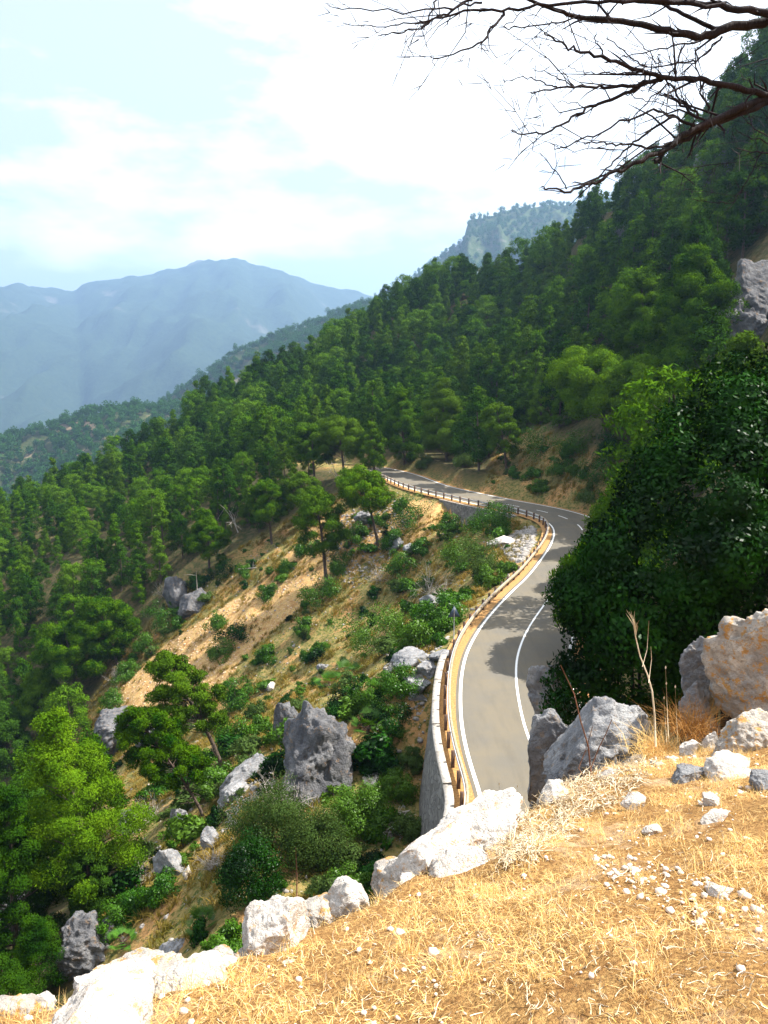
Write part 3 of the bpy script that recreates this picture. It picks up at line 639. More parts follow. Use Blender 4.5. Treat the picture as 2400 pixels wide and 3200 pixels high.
# rocks standing past the rim on the right, surveyed with a distance
for cx, cy, w_, h_, Y, mt, tl, lab, sd in (
 (1735,2385,230,290,10.5,'rock_grey',-.05,'blue grey furrowed boulder beside the road under the dark bush',301),
 (1850,2330,330,190,9.6,'rock_grey',-.72,'slanting grey boulder with pale crust above the red stalks',302),
 (1950,2270,120,120,10.5,'rock_grey',-.3,'grey rock top at the edge of the brown tussock',303),
 (2410,2115,350,370,8.6,'rock_lichen',-.5,'tall sunlit boulder crusted with orange lichen at the right border',304),
 (2215,2110,150,230,9.4,'rock_grey',-.3,'shaded grey boulder tucked behind the tall lichened one',305),
 (2190,2240,110,190,8.9,'rock_grey',-.2,'furrowed grey rock under the shaded boulder at right',306),
 (1712,2165,120,210,22,'rock_grey',-.2,'grey rock face beside the road just below the dark bush',307)):
    p = W(cx, cy, Y); dp_ = proj(p)[2]; a = w_*.54*dp_/F; c_ = h_*.55*dp_/F
    rock_thing('boulder', lab, p, (a, a*.8, c_), sd, M[mt], tilt=(.1, tl), sub=6, rdg=.08, cuts=6)
# ---------------------------------------------------------------- rocks on the slopes
SR = [
 (965,2365,220,300,'cliff','huge grey crag with a rounded face standing on the green slope','crag',-.25,.8),
 (900,2250,70,180,'cliff','narrow rib of pale rock on the left shoulder of the huge crag','crag',-.3,.8),
 (1060,2400,80,190,'cliff','dark rock flank behind the palms right of the huge crag','crag',.1,.8),
 (1290,2060,110,60,'rock_grey','white jagged rock beside the bright green bush above the wall','rock',-.2,.8),
 (1345,2100,90,55,'rock_grey','low broken white rock at the upper end of the retaining wall','rock',0,.8),
 (1380,2050,60,30,'rock_grey','small white rock on tan soil near the sign foot','rock',-.3,.8),
 (1310,2140,80,60,'rock_grey','dark cracked rock under the white jagged one','rock',.2,.8),
 (1305,2190,60,45,'rock_grey','small cracked rock beside the bright round bush near the wall','rock',.2,.8),
 (1571,1693,75,38,'rock_white','flat pinkish slab beside the rubble at the hairpin','slab',0,.7),
 (545,1850,60,120,'cliff','grey rock pinnacle at the foot of the pine forest','crag',-.15,.8),
 (595,1880,70,110,'cliff','broken grey outcrop right of the rock pinnacle','crag',.1,.8),
 (355,2290,190,150,'cliff','dark rock wall under the lower end of the orange scree','crag',-.1,.7),
 (455,2300,80,110,'cliff','shaded rock buttress behind the leaning pine','crag',.1,.7),
 (780,2420,190,70,'rock_grey','pale rib of bedrock running down the slope left of the crag','rock',-.68,.5),
 (720,2480,120,60,'rock_grey','lower broken end of the pale rib of bedrock','rock',-.7,.5),
 (395,2560,50,130,'rock_grey','upright pale rock at the foot of the dead pine','rock',-.4,.7),
 (530,2690,70,170,'rock_grey','long lichened rock fin in the gully below the dead pine','rock',-.45,.6),
 (555,2570,60,80,'rock_grey','small pale fin above the long lichened one','rock',-.4,.7),
 (650,2625,50,90,'rock_grey','smooth grey standing stone in yellow grass','rock',-.1,.7),
 (582,2730,24,50,'rock_white','little white stone by the long rock fin','rock',0,.7),
 (60,2860,120,160,'cliff','shaded brown crag at the left border in the lower corner','crag',-.3,.8),
 (250,2960,140,180,'cliff','dark fractured crag above the white slabs at lower left','crag',.1,.8),
 (330,2900,60,140,'cliff','thin dark rock blade beside the low fan palm','crag',.1,.7),
 (520,2985,90,40,'rock_grey','grey flat stone in yellow grass just past the rim','rock',-.4,.7),
 (825,2040,34,30,'rock_grey','blueish stone at the edge of the shadow on the scree','rock',0,.8),
 (848,2145,30,26,'rock_white','bright white stone on the grassy slope below the scree','rock',0,.8),
 (1010,2085,34,24,'rock_grey','pale stone above the fan palms','rock',0,.8),
 (845,2150,24,20,'rock_grey','chip of grey rock touching the bright white stone','rock',.3,.8),
 (1345,1880,60,70,'rock_grey','brown and white rocks in the bushes left of the road sign','rock',0,.8),
 (1365,1925,70,30,'rock_grey','low white rock behind the road sign pole','rock',0,.8),
 (1168,2455,60,30,'rock_white','white stone showing between bushes below the wall foot','rock',0,.8),
 (1140,1620,60,50,'rock_grey','grey rubble block near the dead pine trunk','rock',-.2,.8),
 (1240,1700,50,50,'rock_grey','grey block between two round bushes','rock',.3,.8),
 (1290,1720,50,40,'rock_grey','grey block under the second round bush','rock',0,.8),
 (2040,1290,80,70,'rock_grey','pale rounded rock behind the top edge of the dark bush','rock',-.2,.8),
 (2370,880,120,330,'cliff','tall grey cliff at the right border among the pines','cliff',.15,.8),
 (2330,1020,130,200,'cliff','lower bulge of the grey cliff above the dark bush','cliff',-.35,.8),
 (1975,730,60,130,'cliff','slanting grey slab among the pines high on the slope','cliff',-.5,.6),
 (2080,620,110,90,'cliff','pale rock step high on the slope','cliff',-.4,.6),
 (2240,520,110,170,'cliff','grey crag near the bare branches on the skyline slope','cliff',-.2,.7),
 (2330,360,130,120,'cliff','upper grey crag behind the lowest bare limb','cliff',-.4,.7),
 (2180,440,120,90,'cliff','broad grey outcrop just under the skyline','cliff',-.5,.7),
 (2370,200,90,120,'cliff','highest grey crag at the top right skyline','cliff',-.6,.7),
]
for i, (cx, cy, w_, h_, mt, lab, nm, tl, df) in enumerate(SR):
    p = at(cx, min(cy+h_*.42, 3190)); dp_ = proj(p)[2]; a = w_*.60*dp_/F; c_ = h_*.52*dp_/F
    rock_thing(nm, lab, (p[0], p[1]+a*df*.75, p[2]+c_*.45), (a, a*df*1.3, c_), 400+i, M[mt], tilt=(-.15, tl), cat='rock', sub=5 if w_ < 120 else 6, rdg=.09, cuts=7, rough=.12 if w_ < 150 else .17, crag=2.2 if w_ < 150 else 1.9)

# ---------------------------------------------------------------- plants
def leafcloud(cen, rad, n_per, ll, lw, seed, up=.5, shell=.55, flat=.8):
    """leaf sprays (diamond faces) through a set of clump balls"""
    g = np.random.default_rng(seed); cen = np.asarray(cen, float); rad = np.asarray(rad, float)
    cnt = np.maximum(6, (n_per*(rad/rad.mean())**2).astype(int)); idx = np.repeat(np.arange(len(cen)), cnt); n = len(idx)
    u = g.normal(size=(n, 3)); u[:, 2] += .25; u /= np.linalg.norm(u, axis=1)[:, None]
    r = rad[idx]*(shell+(1-shell)*g.random(n)**.6)*g.uniform(.85, 1.12, n)
    p = cen[idx]+u*r[:, None]*np.array([1, 1, flat])
    mid = cen.mean(0); o2 = (p-mid)*np.array([1, 1, .8]); o2 /= np.linalg.norm(o2, axis=1)[:, None]+1e-9
    nm = u*.75+o2*.45+g.normal(size=(n, 3))*.34; nm /= np.linalg.norm(nm, axis=1)[:, None]       # sprays lie over the outside of their clump
    ax = u*.35+g.normal(size=(n, 3))+np.array([0, 0, up]); ax -= nm*((ax*nm).sum(1))[:, None]*.75; ax /= np.linalg.norm(ax, axis=1)[:, None]
    sd_ = np.cross(ax, nm); sd_ /= np.linalg.norm(sd_, axis=1)[:, None]+1e-9
    L_ = ll*g.uniform(.6, 1.35, n)[:, None]; w_ = lw*g.uniform(.7, 1.3, n)[:, None]
    V = np.stack([p, p+ax*L_*.5+sd_*w_*.5, p+ax*L_, p+ax*L_*.5-sd_*w_*.5], 1).reshape(-1, 3); i = np.arange(n)*4
    return V, np.stack([i, i+1, i+2, i+3], 1)
def pine_parts(seed, h=10.0, r=3.0, cb=.2, K=46, n_per=105, ll=.34, lw=.12, lean=(0, 0), style='dense', tr=.16, limbs=.6, dead=0, mat='pine', bmat='bark', clr=(.24, .36)):
    g = np.random.default_rng(seed); mb = MB()
    t = np.linspace(0, 1, 9); wob = np.column_stack([np.sin(t*4+seed)*.02*h, np.cos(t*3+seed)*.02*h])*t[:, None]
    path = np.column_stack([lean[0]*h*t**1.3+wob[:, 0], lean[1]*h*t**1.3+wob[:, 1], -.5+(h*.93+.5)*t])
    mb.tube(path, tr*h/10*(1-.8*t)+.015, 8)
    def tp(u): return np.array([np.interp(u, t, path[:, k]) for k in range(3)])
    cen = []; rad = []; offs = [(g.normal()*.12*r, g.normal()*.12*r) for _ in range(3)]
    for k in range(K):
        u = cb+(1-cb)*((k+g.random())/K)**(.8 if style == 'dense' else .9); v = (u-cb)/(1-cb)
        if style == 'dense': pr = (1-v**1.7)*min(1, .45+v*2.2)*.92+.08
        elif style == 'cone': pr = (1-v)*.95*min(1, .6+v*2)+.06
        else: pr = math.sqrt(max(0, 1-(2*v-.85)**2/1.35))
        a = k*2.4+g.normal()*.5; q = r*pr*math.sqrt(g.uniform(.2, 1)); rr = r*g.uniform(*clr)*(1.0-.35*v if style != 'open' else .85)
        c0 = tp(min(1, u)); c = c0+np.array([math.cos(a)*q, math.sin(a)*q, g.normal()*.03*h+q*.10]); cen.append(c); rad.append(rr)
        if g.random() < limbs:
            b0 = tp(max(.08, u-.07-.08*q/r)); m_ = (b0+c)/2+np.array([0, 0, -.05*q]); mb.tube([b0, m_, c], [.055*h/10*(1.2-u), .04*h/10*(1.2-u), .012], 4)
    for k in range(dead):      # bare dead lower limbs
        u = g.uniform(.12, cb+.15); a = g.uniform(0, 6.28); b0 = tp(u); Lr = g.uniform(.3, .75)*r
        pts = [b0]; d = np.array([math.cos(a), math.sin(a), g.uniform(-.3, .4)])
        for _ in range(4): d = d+g.normal(size=3)*.25; pts.append(pts[-1]+d/np.linalg.norm(d)*Lr/4)
        mb.tube(pts, np.linspace(.03, .008, 5), 4)
        for _ in range(3):
            b1 = pts[g.integers(1, 4)]; d2 = d+g.normal(size=3)*.8; mb.tube([b1, b1+d2/np.linalg.norm(d2)*Lr*.3], [.014, .005], 3)
    V, Fc = leafcloud(cen, rad, n_per, ll, lw, seed+1, .45, .5, .72)
    return mb.mesh('trunk', M[bmat]), mesh_arrays('crown', V, Fc, M[mat])
def tree_thing(parts, p, label, cat='pine tree', group=None, name='pine_tree', rz=0.0, sc=1.0):
    e = empty(name, tuple(p), rz, sc); tag(e, label, cat, group); link('trunk', parts[0], e); link('crown', parts[1], e); return e
# single pines, read off the photograph: (top x, top y, base x, base y, crown width, style, crown base, material, dead limbs, label)
SP = [
 (540,2025,695,2400,205,'open',.42,'pine',5,'lone pine leaning left on a long bare trunk over the orange scree'),
 (440,2195,640,2550,215,'open',.38,'pine',22,'leaning pine with many bleached dead lower branches below the lone scree pine'),
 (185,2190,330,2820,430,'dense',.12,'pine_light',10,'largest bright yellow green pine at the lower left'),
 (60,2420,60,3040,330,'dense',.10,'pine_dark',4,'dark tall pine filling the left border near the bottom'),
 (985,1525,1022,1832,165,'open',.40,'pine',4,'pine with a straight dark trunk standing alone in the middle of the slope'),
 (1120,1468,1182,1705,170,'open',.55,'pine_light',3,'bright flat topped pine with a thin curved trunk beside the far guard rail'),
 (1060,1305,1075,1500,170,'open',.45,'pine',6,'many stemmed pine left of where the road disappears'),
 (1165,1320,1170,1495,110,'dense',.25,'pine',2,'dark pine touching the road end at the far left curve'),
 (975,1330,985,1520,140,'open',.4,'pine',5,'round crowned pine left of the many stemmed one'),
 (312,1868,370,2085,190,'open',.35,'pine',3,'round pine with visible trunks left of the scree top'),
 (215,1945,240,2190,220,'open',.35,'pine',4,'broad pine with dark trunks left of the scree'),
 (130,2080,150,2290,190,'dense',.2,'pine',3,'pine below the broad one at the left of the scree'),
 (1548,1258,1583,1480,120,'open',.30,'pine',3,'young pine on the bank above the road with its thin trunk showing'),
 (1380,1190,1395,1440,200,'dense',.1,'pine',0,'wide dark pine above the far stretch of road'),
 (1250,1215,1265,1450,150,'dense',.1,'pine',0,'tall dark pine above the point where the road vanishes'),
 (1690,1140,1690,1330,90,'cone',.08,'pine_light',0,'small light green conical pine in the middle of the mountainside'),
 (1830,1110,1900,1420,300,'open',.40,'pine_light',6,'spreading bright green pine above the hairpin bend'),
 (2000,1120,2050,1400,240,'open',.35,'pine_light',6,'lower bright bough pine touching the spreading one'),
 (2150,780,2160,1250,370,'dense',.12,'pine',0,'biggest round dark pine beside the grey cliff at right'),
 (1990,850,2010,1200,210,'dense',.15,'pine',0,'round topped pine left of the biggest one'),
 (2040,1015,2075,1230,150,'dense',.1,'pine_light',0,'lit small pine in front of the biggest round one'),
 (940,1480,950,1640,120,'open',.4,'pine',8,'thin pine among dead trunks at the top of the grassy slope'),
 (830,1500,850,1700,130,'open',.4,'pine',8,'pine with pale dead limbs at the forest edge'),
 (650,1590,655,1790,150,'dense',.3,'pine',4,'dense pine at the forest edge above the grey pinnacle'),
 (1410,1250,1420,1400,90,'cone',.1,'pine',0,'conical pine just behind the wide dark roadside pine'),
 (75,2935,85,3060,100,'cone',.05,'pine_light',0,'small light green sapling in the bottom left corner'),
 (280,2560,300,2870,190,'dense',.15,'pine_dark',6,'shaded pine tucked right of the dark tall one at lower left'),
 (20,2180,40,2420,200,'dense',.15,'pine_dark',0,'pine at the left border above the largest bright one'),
]
occ = []
NEARY = 300
for i, (tx, ty, bx, by, cw, st_, cb, mt, dead, lab) in enumerate(SP):
    p = at(bx, by); dp_ = proj(p)[2]; h = (by-ty)*dp_/F*1.02; lx = (tx-bx)*dp_/F/h; r = cw*.5*dp_/F
    big = dp_ < 75; K = 95 if big else 64; lf = min(.34, max(.13, dp_*.0036)); npz = int(min(1100, 400*(.24/lf)**1.7)) if big else int(260*max(1, (r/3.2)**2))
    pts = pine_parts(900+i, h, r, cb, K, npz, lf, lf*.33, (lx, 0), st_, .20 if h > 9 else .15*10/h*.8, .8, dead, mt, clr=(.17, .29) if big else (.2, .33))
    tree_thing(pts, p, lab); occ.append((p[0], p[1], r*.8+1.2))
# forest pines: one of each kind, then copies
random.seed(11)
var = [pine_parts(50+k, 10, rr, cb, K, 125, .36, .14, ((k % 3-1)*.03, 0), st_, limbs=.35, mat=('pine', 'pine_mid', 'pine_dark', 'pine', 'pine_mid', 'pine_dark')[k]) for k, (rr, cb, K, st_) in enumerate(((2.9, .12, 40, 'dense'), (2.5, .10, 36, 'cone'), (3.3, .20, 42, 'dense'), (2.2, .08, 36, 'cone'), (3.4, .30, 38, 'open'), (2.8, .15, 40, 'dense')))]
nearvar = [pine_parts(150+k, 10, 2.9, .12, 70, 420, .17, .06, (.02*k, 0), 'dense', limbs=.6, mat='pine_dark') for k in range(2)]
g = np.random.default_rng(42)
cx_, cy_ = np.meshgrid(np.arange(-190, 150, 5.2), np.arange(24, 345, 5.2)); x = (cx_+g.uniform(-2.4, 2.4, cx_.shape)).ravel(); y = (cy_+g.uniform(-2.4, 2.4, cx_.shape)).ravel(); z = Hh(x, y)
px, py, dp_ = proj(np.stack([x, y, z+5], -1)); gxp, gyp, _d = proj(np.stack([x, y, z], -1)); rd = road_dist(x, y)
si = ST[np.minimum(np.array([((lp[::2]-np.array([a, b]))**2).sum(1).argmin()*2 for a, b in zip(x, y)]), len(ST)-1)]
onroad = (rd > -4.5) & (rd < RW+4.0) & (si < ST[-1]-1)
clear = (inpoly(gxp, gyp, OPEN) & (y < 175)) | (inpoly(gxp, gyp, BANK) & (y < 175))
bare = fbm(np.stack([x, y, 0*x], -1)/22, 3, 91) > .62
nearR = (x > 6) & (y < 62)
ok = ~onroad & ~clear & ~bare & ~nearR & (px > -160) & (px < 2560) & (py < 3400) & (py > -200) & (y > 30)
# left of the road close to the wall there is only scrub
ok &= ~((rd < 0) & (rd > -16) & (y < 130) & (si < station(1290, 1530)))
for ox, oy, orr in occ: ok &= (x-ox)**2+(y-oy)**2 > (orr+1.0)**2
ok &= ~((px > 2230) & (py > 650) & (py < 1180) & (dp_ < 112))
x, y, z, dp_, rd, gxp = x[ok], y[ok], z[ok], dp_[ok], rd[ok], gxp[ok]
# visibility: is the upper crown seen over the ground in front of it?
def seen(x, y, z, h=9.0):
    v = np.ones(len(x), bool)
    for t_ in np.linspace(.12, .97, 36): v &= Hh(x*t_, y*t_) < EYE+(z+h-EYE)*t_+.5
    return v
v = seen(x, y, z); x, y, z, dp_, rd, gxp = x[v], y[v], z[v], dp_[v], rd[v], gxp[v]
o_ = np.argsort(dp_); ind = o_[:270]; rest = o_[270:]
print('forest', len(x), 'nearest', dp_[o_[0]], 'split at', dp_[o_[269]])
sc_ = np.where(rd > 0, g.uniform(.65, 1.55, len(x)), g.uniform(.55, 1.12, len(x))); rot = g.uniform(0, 6.28, len(x)); kind_ = g.integers(0, 6, len(x))
for k in ind:
    r_ = rd[k]
    if r_ > 0 and y[k] > 70: lab, grp = 'dense green pine crowding the mountainside above the road', 'pines on the mountainside above the road'
    elif y[k] < 75: lab, grp = 'dark green pine in the crowded wood down at the lower left', 'pines in the lower left wood'
    else: lab, grp = 'dense green pine crowding the valley side wood left of the grassy slope', 'pines in the wood left of the grassy slope'
    shp = {0: 'rounded', 1: 'slim conical', 2: 'broad rounded', 3: 'narrow pointed', 4: 'open flat topped', 5: 'bushy'}[int(kind_[k])]; lab = lab.replace('dense green', shp+' green').replace('dark green', shp+' dark green'); grp = shp+' '+grp
    s = sc_[k]; tree_thing(nearvar[k % 2] if dp_[k] < 62 else var[kind_[k]], (x[k], y[k], z[k]-.1), lab, 'pine tree', grp, rz=rot[k], sc=(s*g.uniform(.9, 1.15), s*g.uniform(.9, 1.15), s))
def scatter(name, P, s, rz, idx, meshes, mats=None):
    """one object made of many small copies laid out on points (a wood seen as one mass)"""
    me = bpy.data.meshes.new(name); me.vertices.add(len(P)); me.vertices.foreach_set('co', np.asarray(P, np.float32).ravel())
    for nm, ty, dat in (('s', 'FLOAT', s), ('rz', 'FLOAT', rz), ('k', 'INT', idx)):
        a = me.attributes.new(nm, ty, 'POINT'); a.data.foreach_set('value', np.asarray(dat, np.float32 if ty == 'FLOAT' else np.int32))
    o = link(name, me); ng = bpy.data.node_groups.new(name, 'GeometryNodeTree')
    ng.interface.new_socket('Geometry', in_out='INPUT', socket_type='NodeSocketGeometry'); ng.interface.new_socket('Geometry', in_out='OUTPUT', socket_type='NodeSocketGeometry')
    gi = ng.nodes.new('NodeGroupInput'); go = ng.nodes.new('NodeGroupOutput'); ip = ng.nodes.new('GeometryNodeInstanceOnPoints'); jn = ng.nodes.new('GeometryNodeJoinGeometry')
    for mo_ in meshes[::-1]:
        oi = ng.nodes.new('GeometryNodeObjectInfo'); oi.inputs['Object'].default_value = mo_; oi.inputs['As Instance'].default_value = True; ng.links.new(oi.outputs['Geometry'], jn.inputs[0])
    def attr(nm, ty):
        a = ng.nodes.new('GeometryNodeInputNamedAttribute'); a.data_type = ty; a.inputs['Name'].default_value = nm; return a.outputs['Attribute']
    cb_ = ng.nodes.new('ShaderNodeCombineXYZ'); ng.links.new(attr('rz', 'FLOAT'), cb_.inputs[2])
    ng.links.new(gi.outputs[0], ip.inputs['Points']); ng.links.new(jn.outputs[0], ip.inputs['Instance']); ip.inputs['Pick Instance'].default_value = True
    ng.links.new(attr('k', 'INT'), ip.inputs['Instance Index']); ng.links.new(cb_.outputs[0], ip.inputs['Rotation']); ng.links.new(attr('s', 'FLOAT'), ip.inputs['Scale'])
    ng.links.new(ip.outputs[0], go.inputs[0]); md = o.modifiers.new('scatter', 'NODES'); md.node_group = ng
    tag(o, kind='stuff'); return o
src = [c for o in C.objects if ' pines ' in ' '+o.get('group', '')+' ' for c in o.children if c.name.startswith('crown')]
first = []
for k in range(6):
    for c in src:
        if c.data == var[k][1]: first.append(c); break
scatter('pine_forest', np.stack([x, y, z-.1], 1)[rest], sc_[rest], rot[rest], kind_[rest] % len(first), first)
# woods on the distant spurs: simple small crowns merged on their own points
fvar = []
for k in range(3):
    V_, F_ = leafcloud(np.random.default_rng(k).normal(size=(9, 3))*np.array([1.1, 1.1, 1.5])+np.array([0, 0, 4]), np.full(9, 1.6), 26, 1.2, .75, 70+k, .3, .6, .9); fvar.append((V_, F_))
def far_wood(name, zf, x0, x1, y0, y1, step, smin, smax, seed, thin=-.2):
    g = np.random.default_rng(seed); X, Y = np.meshgrid(np.arange(x0, x1, step), np.arange(y0, y1, step)); X = (X+g.uniform(-.45, .45, X.shape)*step).ravel(); Y = (Y+g.uniform(-.45, .45, Y.shape)*step).ravel()
    Z = zf(X, Y); a, b, d = proj(np.stack([X, Y, Z+5], -1)); ok = (a > -60) & (a < 2460) & (fbm(np.stack([X, Y, 0*X], -1)/40, 4, seed) > thin)
    ok &= g.random(len(X)) < .93; X, Y, Z = X[ok], Y[ok], Z[ok]; P = np.stack([X, Y, Z-.5], 1); Vs = []; Fs = []; n0 = 0
    for k in range(3):
        q = P[k::3]; s = g.uniform(smin, smax, len(q)); V_, F_ = fvar[k]; r_ = g.uniform(0, 6.28, len(q)); c_, s_ = np.cos(r_), np.sin(r_)
        VV = np.stack([V_[None, :, 0]*c_[:, None]-V_[None, :, 1]*s_[:, None], V_[None, :, 0]*s_[:, None]+V_[None, :, 1]*c_[:, None], np.broadcast_to(V_[None, :, 2], (len(q), len(V_)))], -1)*s[:, None, None]+q[:, None]
        Fs.append((F_[None]+(np.arange(len(q))*len(V_))[:, None, None]+n0).reshape(-1, 4)); Vs.append(VV.reshape(-1, 3)); n0 += len(q)*len(V_)
    print(name, len(X)); tag(link(name, mesh_arrays(name, np.concatenate(Vs), np.concatenate(Fs), M['pine_far'])), kind='stuff')
far_wood('wood_on_the_near_spur', zf_a, -680, 120, 690, 1230, 10.5, 1.35, 2.2, 1, -.75)
far_wood('wood_on_the_middle_spur', zf_b, -490, 400, 950, 1650, 11, 1.35, 2.2, 2, -.75)
far_wood('wood_on_the_cliff_mountain', zf_cl, -130, 960, 1790, 2550, 14.5, 1.3, 2.4, 3, -.35)

# ---------------------------------------------------------------- shrubs
def shrub_parts(seed, w_, h, K=34, n_per=120, ll=.2, lw=.12, mat='shrub', stems=6):
    """rounded bush: w_ full width, h height"""
    g = np.random.default_rng(seed); cen = []; rad = []; mb = MB(); a0 = w_/2
    for k in range(K):
        a = g.uniform(0, 6.28); e = g.uniform(0, 1)**.8*(.72+.28*math.sin(a*2+seed)); q = a0*.86*math.sqrt(1-(e*.92)**2)*g.uniform(.45, 1.15)*(.85+.25*math.sin(a*3+seed*1.7)); c = np.array([math.cos(a)*q, math.sin(a)*q, h*.80*e*g.uniform(.85, 1.05)+.04*h]); cen.append(c); rad.append(min(w_, h*1.4)*g.uniform(.09, .22))
    for k in range(stems):
        c = cen[k]; mb.tube([(0, 0, -.3), c*.5+g.normal(size=3)*.05, c], [.05, .03, .012], 4)
    V, Fc = leafcloud(cen, rad, n_per, ll, lw, seed+1, .35, .45, .85)
    return mb.mesh('stem', M['bark']), mesh_arrays('foliage', V, Fc, M[mat])
def bush(parts, p, label, group=None, sc=1.0, rz=0.0, name='shrub', cat='shrub'):
    e = empty(name, tuple(p), rz, sc); tag(e, label, cat, group); link('stem', parts[0], e); link('foliage', parts[1], e); return e
SH = [  # centre x, centre y, width, height, material, label
 (1288,1612,125,125,'shrub','dark green round shrub below the far guard rail with scree on its left'),
 (1408,1650,75,80,'shrub','small dark shrub between two larger ones under the far retaining wall'),
 (1545,1632,170,105,'shrub','wide bright green shrub against the far retaining wall'),
 (1234,1702,75,70,'shrub','round green shrub on the rubble below the dead pine trunk'),
 (1321,1712,62,80,'shrub','narrow green shrub in the rubble next to a round one'),
 (1440,1740,130,110,'shrub','glossy green bush spreading left of the grey olive one'),
 (1510,1755,150,150,'olive','tall grey green olive bush below the hairpin rubble'),
 (1590,1790,75,80,'shrub','green shrub leaning on the rail below the hairpin'),
 (1632,1762,50,50,'shrub','small bright shrub beside the rubble at the guard rail'),
 (1261,1765,100,95,'shrub','green shrub above the grey dead brush'),
 (1104,1682,80,80,'shrub','olive green shrub right of the lone dark trunk'),
 (1192,1628,55,40,'shrub','small low shrub on pale scree beside the curved pine'),
 (1060,1775,90,80,'shrub','dark shrub just right of the lone trunk base'),
 (1006,1862,115,105,'shrub','black green shrub at the foot of the lone slope pine'),
 (1185,1985,265,165,'shrub','largest bright green rounded shrub in the middle of the slope'),
 (1300,2000,120,120,'shrub','right shoulder bush joined to the largest rounded shrub'),
 (1364,1972,95,60,'shrub','low bright shrub on the tan soil left of the road sign'),
 (1450,1985,60,40,'shrub','small bright shrub squeezed against the rail behind the sign'),
 (946,1962,58,60,'shrub','small round shrub in the grass right of the shadowed scree'),
 (833,1855,68,60,'shrub','oval shrub in yellow grass above the scree'),
 (1000,2028,50,38,'shrub','tiny shrub touching the left of the largest one'),
 (1510,1890,140,110,'shrub','green bush below the olive one beside the guard rail'),
 (1450,1930,100,80,'shrub','dark bush behind the road sign panel'),
 (1240,2150,130,120,'shrub','vivid green round bush left of the rocks at the wall top'),
 (1180,2190,120,110,'shrub','dark green bush behind the vivid one near the wall'),
 (1220,2270,130,110,'mastic','dark hollow bush below the vivid green one'),
 (1075,2200,120,160,'mastic','almost black shrub beside the huge crag'),
 (675,1950,65,60,'shrub','shrub alone in the middle of the orange scree'),
 (729,1995,95,80,'mastic','darkest shrub at the end of the pine shadow on the scree'),
 (690,2045,85,75,'shrub','yellow tinted shrub joined under the darkest scree shrub'),
 (392,2110,82,70,'shrub','low green shrub on the left edge of the scree'),
 (337,2210,95,75,'shrub','dark shrub above the rock wall at the foot of the scree'),
 (500,1938,95,110,'shrub','tall green shrub along the upper edge of the scree'),
 (556,1954,45,40,'shrub','little shrub on the upper edge of the scree'),
 (452,2025,85,75,'shrub','spreading shrub by the pines left of the scree'),
 (832,2052,62,75,'shrub','blue green shrub below the shadow on the grass'),
 (735,2180,100,130,'shrub','tall dark shrub in the grass right of the leaning pine crown'),
 (722,2320,115,105,'shrub','dense shrub low on the slope right of the lone pine trunk'),
 (812,2280,80,60,'shrub','bright shrub in the grass left of the crag'),
 (860,2310,90,60,'shrub','low bright shrub touching the foot of the crag'),
 (664,2440,125,95,'shrub','round shrub at the base of the lone scree pine'),
 (640,2490,90,60,'shrub','small dark shrub under the round one by the pine base'),
 (895,1780,60,45,'shrub','grey green shrub high on the grassy slope'),
 (760,1790,60,45,'shrub','dark low shrub where grass meets the forest'),
 (950,1720,70,55,'shrub','green shrub left of the lone pine crown'),
 (620,1830,110,60,'mastic','dark thicket clump above the grey pinnacle'),
 (700,1790,110,60,'mastic','dark thicket clump at the forest edge above the grass'),
 (850,2592,250,250,'olive','big loose grey green bush just beyond the rim'),
 (768,2760,180,240,'mastic','tall dark green bush standing behind the white boulders'),
 (980,2660,200,190,'olive','green bush with bare twigs right of the big loose one'),
 (1120,2560,190,180,'shrub','broad leafy bush left of the tall retaining wall'),
 (1175,2395,120,110,'mastic','dark green shrub on the slope below the palms'),
 (353,2890,110,130,'shrub','green shrub above the white slabs at lower left'),
 (500,2800,130,90,'shrub','dark shrub in the gully left of the yellow grass hollow'),
 (690,2975,140,80,'shrub','bright low shrub just behind the tall white boulder'),
 (420,2840,120,90,'shrub','shrub between the gully rocks and the fan palm'),
 (1290,2600,110,90,'olive','olive tinted shrub in the shade at the foot of the tall retaining wall'),
 (1095,2765,130,110,'shrub','green shrub just past the rim above the twin rocks'),
 (1020,2800,110,70,'olive','low olive shrub left of the shrub above the twin rocks'),
 (1170,2740,120,90,'mastic','dark shrub under the small tan capped rim rock'),
 (1230,2470,110,110,'shrub','green bush in the shade left of the tall retaining wall'),
 (1290,2380,70,80,'olive','small grey green bush against the tall retaining wall'),
 (1080,2700,130,90,'olive','low grey bush just behind the twin rim rocks'),
 (1692,1390,145,125,'shrub','rounded green shrub above the road bank'),
 (1762,1462,85,60,'shrub','small bright shrub beside the trunk on the bank'),
 (1888,1470,125,120,'shrub','dark green bush right of the grassy bank'),
 (1818,1385,110,100,'shrub','green bush on the bank under the spreading pine'),
 (1700,1525,80,45,'shrub','low shrub at the top of the cut bank'),
 (1937,1405,130,150,'mastic','dark bush beside the pale rounded rock'),
 (1990,1530,120,130,'mastic','dark thicket right of the bend above the road'),
 (1330,1445,70,50,'olive','brownish shrub at the road end under the pines'),
 (1450,1440,80,60,'olive','brown green shrub on the dark cut bank'),
 (1860,1550,90,60,'olive','grassy green shrub directly above the hairpin'),
]
